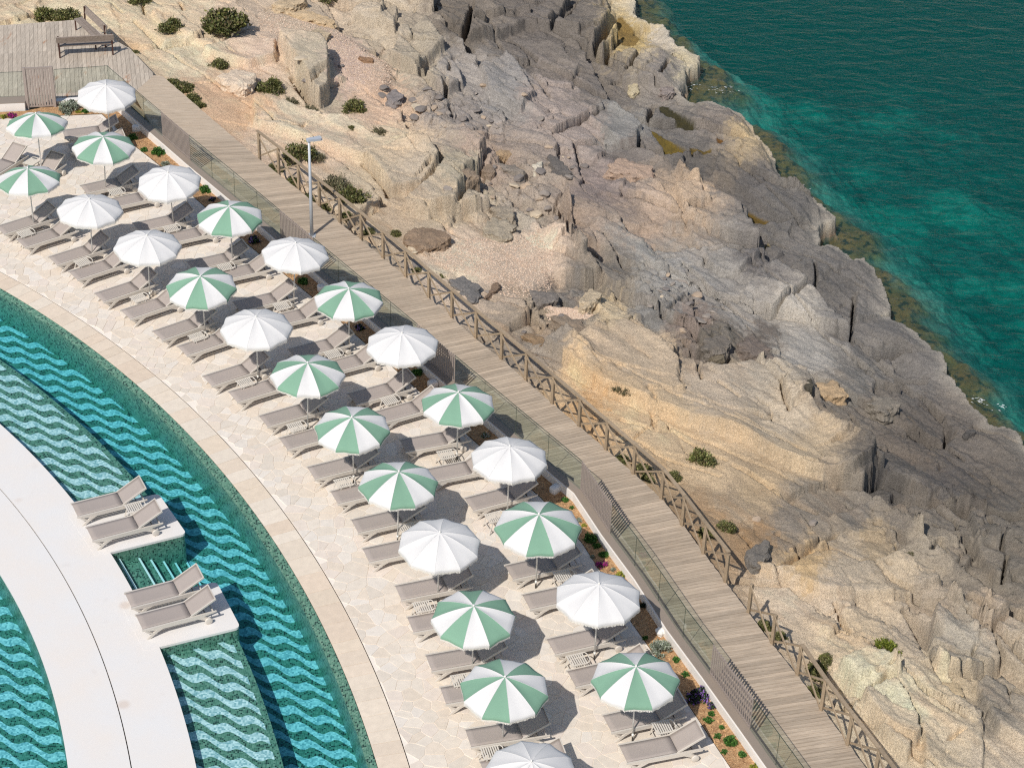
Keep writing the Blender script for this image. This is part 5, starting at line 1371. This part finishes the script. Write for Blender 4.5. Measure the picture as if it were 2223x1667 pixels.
BO = [
 ([(472, 160), (490, 150), (515, 146), (559, 157), (548, 180), (531, 195), (483, 179)], .55, 'pale cream undercut boulder between a grey dry bush and a green shrub', (222, 202, 178)),
 ([(837, 201), (859, 190), (878, 203), (867, 225), (840, 220)], .38, 'grey angular boulder on orange earth near a round shrub', (140, 132, 128)),
 ([(775, 122), (810, 125), (813, 133), (786, 133)], .16, 'small brown flat rock alone on the pink gravel', (150, 118, 90)),
 ([(656, 65), (691, 57), (718, 73), (707, 84), (664, 87)], .25, 'low tan rock at the upper edge of the pink gravel', (186, 168, 140)),
 ([(618, 24), (645, 16), (726, 41), (726, 54), (658, 41)], .38, 'long tan log shaped slab above the pink gravel', (196, 172, 138)),
 ([(590, 6), (640, -12), (672, -2), (640, 16), (596, 22)], .4, 'tan wedge of rock behind the log shaped slab', (196, 174, 142)),
 ([(870, 506), (902, 489), (951, 492), (978, 514), (951, 533), (900, 541)], .42, 'brown grey flat boulder beside the fence and pale gravel', (150, 128, 106)),
 ([(1046, 497), (1062, 470), (1106, 478), (1125, 487), (1100, 522), (1065, 511)], .5, 'blocky grey tan boulder at the upper edge of the pale gravel', (168, 156, 136)),
 ([(1065, 452), (1078, 432), (1112, 455), (1120, 478), (1078, 474)], .55, 'upright grey boulder leaning behind the blocky one on the gravel', (160, 148, 130)),
 ([(967, 601), (1005, 595), (1046, 620), (1038, 660), (1022, 658), (989, 625)], .5, 'knobbly dark grey boulder between fence and pale gravel', (126, 122, 118)),
 ([(1041, 655), (1081, 628), (1087, 611), (1070, 609), (1060, 640)], .22, 'narrow brown slab propped by the pale gravel', (140, 118, 98)),
 ([(1143, 636), (1165, 624), (1208, 628), (1226, 647), (1181, 663), (1154, 655)], .36, 'dark ribbed flat boulder at the lower end of the pale gravel', (132, 124, 116)),
 ([(1192, 687), (1233, 682), (1287, 712), (1287, 725), (1249, 723), (1203, 704)], .32, 'long brown grey slab lying below the ribbed boulder', (146, 130, 112)),
 ([(1130, 720), (1154, 717), (1200, 750), (1162, 755)], .3, 'brown wedge rock close behind the fence', (150, 126, 98)),
 ([(1179, 720), (1203, 715), (1211, 725), (1195, 739)], .28, 'small grey stone next to the brown wedge rock', (134, 126, 120)),
 ([(1523, 728), (1572, 725), (1593, 747), (1566, 763), (1526, 761)], .42, 'rounded dark grey boulder left of a pointed one', (122, 114, 104)),
 ([(1599, 744), (1623, 714), (1664, 747), (1688, 780), (1659, 782), (1615, 769)], .5, 'pointed dark brown boulder with a pinkish foot on pale rock', (124, 112, 102)),
 ([(1520, 758), (1561, 761), (1580, 780), (1545, 782)], .28, 'flat olive grey stone under the rounded boulder', (118, 108, 90)),
 ([(1767, 830), (1810, 819), (1848, 857), (1813, 862), (1777, 860)], .38, 'two toned boulder with a tan top in a rock cleft', (190, 164, 130)),
 ([(1745, 824), (1764, 816), (1767, 846), (1750, 849)], .16, 'dark olive stone wedged beside the two toned boulder', (88, 82, 68)),
 ([(1883, 873), (1897, 854), (1951, 865), (1954, 884), (1916, 900)], .32, 'flat grey slab lying on the dark shelf', (134, 126, 114)),
 ([(1610, 1201), (1661, 1169), (1675, 1180), (1659, 1223), (1632, 1231)], .34, 'dark grey slab where the long fence ends', (124, 118, 110)),
 ([(1052, 339), (1117, 320), (1122, 331), (1063, 350)], .26, 'tan elongated slab tilted on the rubble', (176, 150, 118)),
 ([(973, 377), (1011, 361), (1038, 369), (1043, 388), (1006, 399)], .22, 'flat brown stone at the rubble edge below the tan block', (150, 132, 112)),
 ([(1041, 363), (1065, 353), (1079, 372), (1060, 380)], .22, 'small brown flagstone among the rubble', (146, 128, 110)),
 ([(1065, 353), (1117, 353), (1147, 374), (1114, 382)], .24, 'broad grey flagstone among the rubble', (142, 132, 120)),
 ([(1154, 355), (1181, 347), (1173, 380), (1157, 380)], .3, 'pale upright stone with a black shadow in the rubble', (206, 196, 176)),
 ([(1187, 325), (1217, 342), (1249, 380), (1214, 388), (1189, 361)], .28, 'dark grey sloping slab beside the pale upright stone', (112, 106, 100)),
 ([(1309, 366), (1344, 339), (1423, 361), (1420, 388), (1371, 384)], .24, 'pinkish flat slab with a pale rim', (178, 154, 134)),
 ([(1252, 660), (1279, 614), (1309, 639), (1290, 660), (1268, 671)], .38, 'pale tan tilted block below the crack', (196, 178, 150)),
 ([(2027, 1480), (2089, 1477), (2095, 1510), (2051, 1512)], .26, 'small square tan block under the large slab', (206, 184, 148)),
 ([(1360, 186), (1382, 178), (1390, 196), (1372, 206)], .22, 'small pale stone on dark rock near the sea', (196, 182, 150)),
 ([(1430, 188), (1462, 180), (1466, 200), (1440, 212)], .25, 'pitted grey boulder at the head of the tide pools', (150, 138, 130)),
 ([(2090, 935), (2112, 930), (2120, 938), (2098, 945)], .2, 'small dark stone on the shelf above the pale point', (92, 88, 84)),
]
for k, (L, h, lab, rgb) in enumerate(BO): boulder(L, h, lab, 'boulder', rgb, seed=k*13, tilt=(random.uniform(-.08, .08), random.uniform(-.1, .06)))
# small loose stones in the rubble pockets
zones = [(1000, 250, 130, 45, 26, 'in the broad rubble field'), (1090, 400, 90, 40, 18, 'beside the brown and grey flagstones'), (880, 215, 60, 25, 9, 'around the grey angular boulder'), (1230, 350, 60, 30, 9, 'near the dark sloping slab'), (1180, 470, 40, 30, 5, 'above the dark vertical cleft'), (1200, 700, 70, 40, 9, 'around the long brown grey slab'), (1520, 690, 70, 40, 8, 'above the rounded dark boulder'), (700, 130, 60, 30, 6, 'on the pink gravel'), (930, 560, 50, 20, 5, 'on the pale gravel by the fence'), (1020, 640, 40, 25, 6, 'around the knobbly dark boulder'), (1740, 1120, 90, 30, 3, 'on the sandy earth below the tan outcrop'), (620, 190, 40, 15, 4, 'below the big block'), (1430, 620, 70, 60, 8, 'on the blue grey rock flat')]
stone_meshes = []
for k in range(5):
    bm = bmesh.new(); bmesh.ops.create_icosphere(bm, subdivisions=2, radius=1.0); r0 = np.random.default_rng(k)
    cuts = [Vector(r0.normal(size=3)).normalized() for _ in range(7)]
    for v in bm.verts:
        for c in cuts:
            dd_ = v.co.dot(c)
            if dd_ > .62: v.co -= c*(dd_-.62)
        v.co.z *= .55; v.co *= 1+.06*math.sin(7*v.co.x+k)+.05*math.sin(9*v.co.y)
    me = bpy.data.meshes.new('loose_stone'); bm.to_mesh(me); bm.free(); stone_meshes.append(me)
smat = [plain(f'loose_stone_{i}', c, .92, .22, 9, .5, 30) for i, c in enumerate([(150, 140, 130), (178, 158, 136), (128, 120, 114), (196, 180, 156)])]
ns = 0
for (a, b, ra, rb, n, zt_) in zones:
    for _ in range(n):
        X_, Y_ = a+rng.normal()*ra*.55, b+rng.normal()*rb*.6
        p, zg = gpx(X_, Y_, F=Z)
        me = random.choice(stone_meshes)
        if len(me.materials) == 0: me.materials.append(smat[0])
        o = link('loose_stone', me); s_ = random.uniform(.07, .24)
        o.location = (p[0], p[1], zg+s_*.18); o.rotation_euler = (random.uniform(-.3, .3), random.uniform(-.3, .3), random.uniform(0, 6)); o.scale = (s_*random.uniform(.8, 1.6), s_, s_*random.uniform(.7, 1.1))
        o.material_slots[0].link = 'OBJECT'; ki = random.choice([0, 0, 0, 1, 1, 2, 2, 2, 3]); o.material_slots[0].material = smat[ki]
        tag(o, f'small {["grey", "tan", "dark", "pale"][ki]} loose stone {zt_}', 'rock', f'loose stones {zt_}'); ns += 1
# pebbles in the gravel pockets
mb = MB()
for L, dz in GRAV:
    W_ = gl_px(L); lo, hi = W_.min(0), W_.max(0); pts = rng.uniform(lo, hi, (9000, 2)); pts = pts[inside(pts, W_)][:4200]
    for p in pts:
        zg = float(z_at(p[0], p[1], Z)); s_ = random.uniform(.012, .034); k = random.uniform(.82, 1.12); c = random.choice([(222, 198, 174), (212, 186, 162), (228, 208, 188), (206, 180, 160)])
        a = random.uniform(0, 6); vs = [(p[0]+s_*math.cos(a+t), p[1]+s_*math.sin(a+t)*.8, zg) for t in (0, 1.57, 3.14, 4.71)]+[(p[0], p[1], zg+s_*.9)]
        mb.add(vs, [(0, 1, 4), (1, 2, 4), (2, 3, 4), (3, 0, 4)], False, tuple(min(.85, v*k*.9) for v in lin(c)))
o = mb.build('gravel', M['gravel']); o['kind'] = 'stuff'; o['label'] = 'pale pink gravel lying in pockets of the rock'

# ------------------------------------------------------------------ plants
def shrub_mesh(n_cl, per, leaf, palette, seed, flat=.75, spread=1.0, narrow=.28, up=.35):
    r0 = np.random.default_rng(seed); V_ = []; F_ = []; Cc = []
    for c in range(n_cl):
        th = r0.uniform(0, 2*PI); ph = math.acos(r0.uniform(.0, 1)); R_ = r0.uniform(.45, .95)
        cen = np.array([R_*math.sin(ph)*math.cos(th)*spread, R_*math.sin(ph)*math.sin(th)*spread, R_*math.cos(ph)*flat+.05])
        rad = r0.uniform(.16, .34); tone = r0.uniform(.6, 1.25)
        for k in range(per):
            dv = r0.normal(size=3); dv /= np.linalg.norm(dv); dv[2] = abs(dv[2])*.9+up*.4; dv = dv+cen/np.linalg.norm(cen)*.6; dv /= np.linalg.norm(dv)
            p = cen+r0.normal(size=3)*rad*.45; p[2] = max(p[2], .02)
            ln = leaf*r0.uniform(.6, 1.3); side = np.cross(dv, r0.normal(size=3)); side /= np.linalg.norm(side); side *= ln*narrow
            n = len(V_); V_ += [p-side*.5, p+dv*ln*.5-side, p+dv*ln, p+dv*ln*.5+side]; F_.append((n, n+1, n+2, n+3))
            cc_ = np.array(lin(palette[r0.integers(len(palette))]))*tone*r0.uniform(.75, 1.2); Cc += [tuple(cc_)]*4
    mb = MB(); mb.v = [tuple(map(float, v)) for v in V_]; mb.f = F_; mb.sm = [False]*len(F_); mb.col = Cc
    return mb.mesh('foliage', M['leaf'])
def stem_mesh(seed, h=.6):
    r0 = np.random.default_rng(seed); mb = MB()
    for k in range(7):
        a = r0.uniform(0, 6.28); r_ = r0.uniform(.2, .6)
        mb.tube([(0, 0, -.05), (r_*.4*math.cos(a), r_*.4*math.sin(a), h*.4), (r_*math.cos(a), r_*math.sin(a), h)], [.035, .022, .008], 5)
    return mb.mesh('stem', M['stem'])
GREEN = [(96, 104, 54), (118, 120, 66), (80, 88, 46), (138, 136, 84), (112, 100, 70)]
KIND = {
 'shrub': [(shrub_mesh(46, 75, .16, GREEN, s), stem_mesh(s)) for s in (1, 2, 3)],
 'dry': [(shrub_mesh(34, 60, .17, [(112, 108, 82), (134, 124, 98), (92, 96, 62)], 4, .7, 1.0, .18), stem_mesh(4))],
 'bright': [(shrub_mesh(40, 60, .18, [(116, 128, 40), (138, 146, 56), (90, 104, 34)], 5, .8, 1, .2, 1.0), stem_mesh(5))],
 'green': [(shrub_mesh(30, 44, .24, [(62, 110, 40), (84, 132, 52), (48, 88, 34), (110, 150, 70)], s, .8, .95, .4), stem_mesh(s)) for s in (6, 7)],
 'silver': [(shrub_mesh(32, 46, .24, [(150, 158, 140), (174, 180, 164), (124, 134, 112)], 8, .85, .95, .2, .9), stem_mesh(8))],
 'yellow': [(shrub_mesh(26, 40, .2, [(150, 156, 50), (176, 172, 60), (120, 134, 44)], 9, .5, 1.0, .35), stem_mesh(9))],
 'magenta': [(shrub_mesh(26, 46, .2, [(168, 40, 130), (190, 60, 150), (80, 110, 44), (140, 30, 110)], 10, .5, 1.0, .45), stem_mesh(10))],
 'purple': [(shrub_mesh(36, 44, .22, [(46, 70, 34), (64, 92, 42), (40, 60, 30), (150, 110, 190)], 11, .7, 1.0, .42), stem_mesh(11))],
 'white': [(shrub_mesh(26, 40, .18, [(58, 84, 44), (236, 236, 230), (84, 110, 56)], 12, .5, 1.0, .45), stem_mesh(12))],
 'spiky': [(shrub_mesh(5, 50, .9, [(38, 52, 36), (54, 68, 48)], 13, .3, .3, .05, 1.2), stem_mesh(13, .2))],
}
def plant(kind, p, z, r, name, label, cat, group=None, zs=1.0, i=0):
    f, s = KIND[kind][i % len(KIND[kind])]
    o = empty(name, (p[0], p[1], z), random.uniform(0, 6.28)); o.scale = (r, r, r*zs)
    link('foliage', f, None, o); link('stem', s, None, o); tag(o, label, cat, group); return o
ROCKB = [  # px, py (base centre), width px, kind, label
 (100, 40, 55, 'shrub', 'dense green shrub at the back edge of the bench deck'), (145, 40, 52, 'shrub', 'green shrub behind the deck next to the bench'), (490, 62, 98, 'shrub', 'largest round dark green shrub on the upper rocks'), (372, 66, 52, 'shrub', 'small olive shrub on bare tan rock'),
 (305, 8, 46, 'shrub', 'olive shrub on the tan rock behind the deck benches'), (474, 146, 40, 'shrub', 'green shrub beside the pale cream boulder'), (588, 196, 62, 'shrub', 'tall green shrub in the shadow of the cream boulder'), (505, 188, 40, 'dry', 'grey dry bush in front of the cream boulder'), (715, 10, 46, 'shrub', 'olive shrub above the long log slab'),
 (770, 238, 56, 'shrub', 'round olive shrub on orange earth below the gravel'), (630, 226, 36, 'dry', 'low olive tuft along the shaded ledge'), (672, 244, 38, 'dry', 'low scrub at the foot of the big block'), (762, 278, 18, 'shrub', 'tiny green tuft on the tan slab'), (822, 290, 34, 'dry', 'thin dry tuft on the tan slab'),
 (650, 345, 70, 'shrub', 'dense green shrub behind the street lamp'), (690, 345, 34, 'dry', 'pale dry bush right of the street lamp head'), (728, 408, 66, 'dry', 'grey green bush behind the fence by the lamp'), (768, 432, 62, 'shrub', 'dark green bush against the cracked tan block'),
 (958, 596, 26, 'shrub', 'small green tuft behind the fence near the dark boulder'), (858, 510, 28, 'shrub', 'green tuft by the brown flat boulder'), (1350, 862, 44, 'dry', 'grey green dry bush alone on the tan slope'), (1522, 1003, 66, 'shrub', 'spreading olive bush alone on the sandy slope'), (1925, 1410, 54, 'bright', 'bright green upright bush in a crack of the pale slabs'), (1978, 1202, 20, 'dry', 'tiny dark tuft in a pit of the pale rock')]
for k, (a, b, wd, kd, lab) in enumerate(ROCKB):
    p, zg = gpx(a, b, F=Z); sclr = wd/2/(FPX/np.linalg.norm([p[0], p[1], zg-CAMH])); plant(kd, p, zg-.05, sclr*1.02, 'shrub', lab, 'shrub', None, 1.0, k)
EDGEB = [(372, 186, 42), (398, 196, 46), (415, 218, 40), (432, 232, 36), (293, 116, 20), (597, 372, 40), (632, 402, 46), (668, 432, 36), (710, 452, 34), (752, 470, 30), (800, 505, 30), (905, 590, 26), (1350, 1000, 36), (1395, 1024, 44), (1460, 1038, 40), (1405, 1042, 36), (1535, 1160, 42), (1575, 1150, 46), (1660, 1362, 42), (1690, 1385, 38), (1775, 1462, 58), (1793, 1432, 36), (1765, 1505, 44)]
for k, (a, b, wd) in enumerate(EDGEB):
    p, zg = gpx(a, b, F=Z); sclr = wd/2/(FPX/np.linalg.norm([p[0], p[1], zg-CAMH])); 
    if a < 560 and b < 300: lab = f'low green shrub at the fenceless boardwalk edge, {ORD[[q[0] for q in EDGEB if q[0] < 560].index(a)]} along it'
    else:
        rn, nm = (RUN1, 'long') if a < 1600 else (RUN2, 'broken')
        pi = int(np.argmin([math.hypot(q[0]-a, q[1]-b) for q in rn])); lab = f'low green shrub by the {ORD[pi]} post of the {nm} timber fence'
    plant('shrub', p, zg-.04, sclr*.98, 'shrub', lab, 'shrub', 'shrubs along the boardwalk edge', .9, k)
BEDP = [(24, 252, 22, 'magenta', 'magenta flowering clump left of the slatted gate'), (9, 254, 18, 'yellow', 'yellow green clump beside the magenta flowers'), (147, 238, 48, 'silver', 'large silver grey shrub right of the slatted gate'), (187, 243, 20, 'green', 'small green plant right of the silver shrub by the gate'), (170, 243, 14, 'yellow', 'yellowish tuft beside the silver shrub by the gate'),
 (288, 300, 22, 'green', 'green plant behind the uppermost planter loungers'), (314, 326, 16, 'green', 'small green tuft in the bed above the bushy plant'), (343, 333, 30, 'green', 'bushy green plant under the first slat screen'), (360, 358, 22, 'silver', 'silver plant below the first slat screen'), (446, 414, 27, 'green', 'round green plant between two white parasols'), (462, 434, 18, 'purple', 'dark plant with mauve flowers by the third planter parasol'), (490, 430, 20, 'purple', 'mauve flowered plant against the parapet near the first screen'),
 (553, 523, 30, 'purple', 'dark shaded plant beside the fourth planter parasol'), (630, 590, 20, 'green', 'green plant under the fifth planter parasol'), (660, 612, 24, 'green', 'shaded green plant before the sixth planter parasol'), (782, 712, 24, 'purple', 'dark plant with violet flowers by the seventh planter parasol'), (905, 812, 26, 'green', 'shaded green plant under the third slat screen'), (1054, 946, 20, 'white', 'white flowered plant in shade by the eighth planter parasol'),
 (1225, 1086, 18, 'green', 'small green plant beside the white garden lamp at the bend'), (1241, 1102, 12, 'green', 'tiny green tuft at the bend of the planter'), (1256, 1130, 16, 'silver', 'silver tuft right of the large striped parasol'), (1268, 1140, 14, 'yellow', 'yellow green tuft by the silver tuft'), (1279, 1170, 32, 'green', 'dense dark green plant below the fourth slat screen'), (1295, 1186, 20, 'green', 'light green tuft below the dense dark plant'), (1311, 1206, 22, 'green', 'light green tuft above the magenta flowers'), (1287, 1208, 13, 'silver', 'small silver rosette left of the magenta flowers'), (1307, 1226, 26, 'magenta', 'magenta flowers beside the fourth screen bed'), (1330, 1236, 14, 'silver', 'blue grey rosette right of the magenta flowers'), (1348, 1248, 24, 'yellow', 'yellow green spreading plant behind the white parasol'),
 (1398, 1318, 26, 'spiky', 'dark spiky rosette behind the eleventh planter parasol'), (1402, 1384, 14, 'green', 'small green tuft left of the large silver shrub'), (1436, 1412, 54, 'silver', 'large silver grey shrub in front of the white stone'), (1470, 1432, 18, 'green', 'green grass tuft right of the large silver shrub'), (1488, 1464, 18, 'green', 'shaded green tuft behind the last striped parasol'), (1514, 1512, 52, 'purple', 'dark shrub with violet flowers under the fifth slat screen'), (1545, 1532, 22, 'purple', 'pale mauve flowers below the violet shrub'),
 (1545, 1548, 16, 'green', 'small green tuft below the mauve flowers'), (1537, 1564, 22, 'green', 'bright green rosette right of the last striped parasol'), (1565, 1578, 14, 'green', 'thin green tuft between rosettes by the fifth screen'), (1558, 1598, 18, 'green', 'green rosette beside the bushy plant near the wall'), (1586, 1608, 32, 'green', 'bushy green plant against the parapet beyond the fifth screen'), (1572, 1632, 16, 'green', 'grey green tuft at the paving edge by the last lounger'), (1609, 1638, 20, 'green', 'green rosette at the lower end of the planter'), (1638, 1664, 22, 'yellow', 'yellow green plant at the lowest end of the planter')]
for k, (a, b, wd, kd, lab) in enumerate(BEDP):
    p = bk2(a, b, .03); sclr = wd/2/(FPX/np.linalg.norm([p[0], p[1], -CAMH])); plant(kd, p, .0, sclr*1.0, 'garden_plant', lab, 'plant', None, .95, k)
# white garden lamps and the white stone
def garden_lamp(px, py, label):
    p = bk2(px, py, .03); o = empty('garden_lamp', (p[0], p[1], .012), random.uniform(0, 1)); tag(o, label, 'garden lamp', 'white garden lamps in the planter')
    mb = MB(); P = round_poly([np.array(q) for q in ((-.15, -.11), (.15, -.11), (.15, .11), (-.15, .11))], .05, 4); n = len(P)
    vs = [(x, y, z) for (sx, z) in ((.94, .0), (1, .05), (1, .17), (.8, .21)) for x, y in [(q[0]*sx, q[1]*sx) for q in P]]; fs = [(i*n+j, i*n+(j+1) % n, (i+1)*n+(j+1) % n, (i+1)*n+j) for i in range(3) for j in range(n)]+[tuple(range(3*n, 4*n))]
    mb.add(vs, fs, True); mb.build('housing', M['garden_lamp'], o)
    mb = MB(); mb.tube([(.12, .06, .05), (.2, .1, .1), (.24, .12, .02)], .008, 6); mb.build('cable', M['slot'], o)
for px, py, lab in ((296, 283, 'white garden lamp by the first planter loungers'), (1205, 1066, 'white garden lamp at the bend of the planter'), (699, 630, 'white garden lamp half hidden by the sixth planter parasol'), (939, 838, 'white garden lamp below the third slat screen')): garden_lamp(px, py, lab)
mb = MB(); bm = bmesh.new(); bmesh.ops.create_icosphere(bm, subdivisions=3, radius=.13)
for v in bm.verts: v.co *= 1+.18*math.sin(13*v.co.x*4+1)*math.sin(11*v.co.y*4)+.1*math.sin(40*v.co.z); 
for v in bm.verts: v.co.z = v.co.z*1.1+.09
me = bpy.data.meshes.new('white_stone'); bm.to_mesh(me); bm.free(); p = bk2(1434, 1376, .03); o = link('white_stone', me, M['boulder_white']); o.location = (p[0], p[1], 0.0)
tag(o, 'rounded white stone in the bark bed behind the large silver shrub', 'stone')
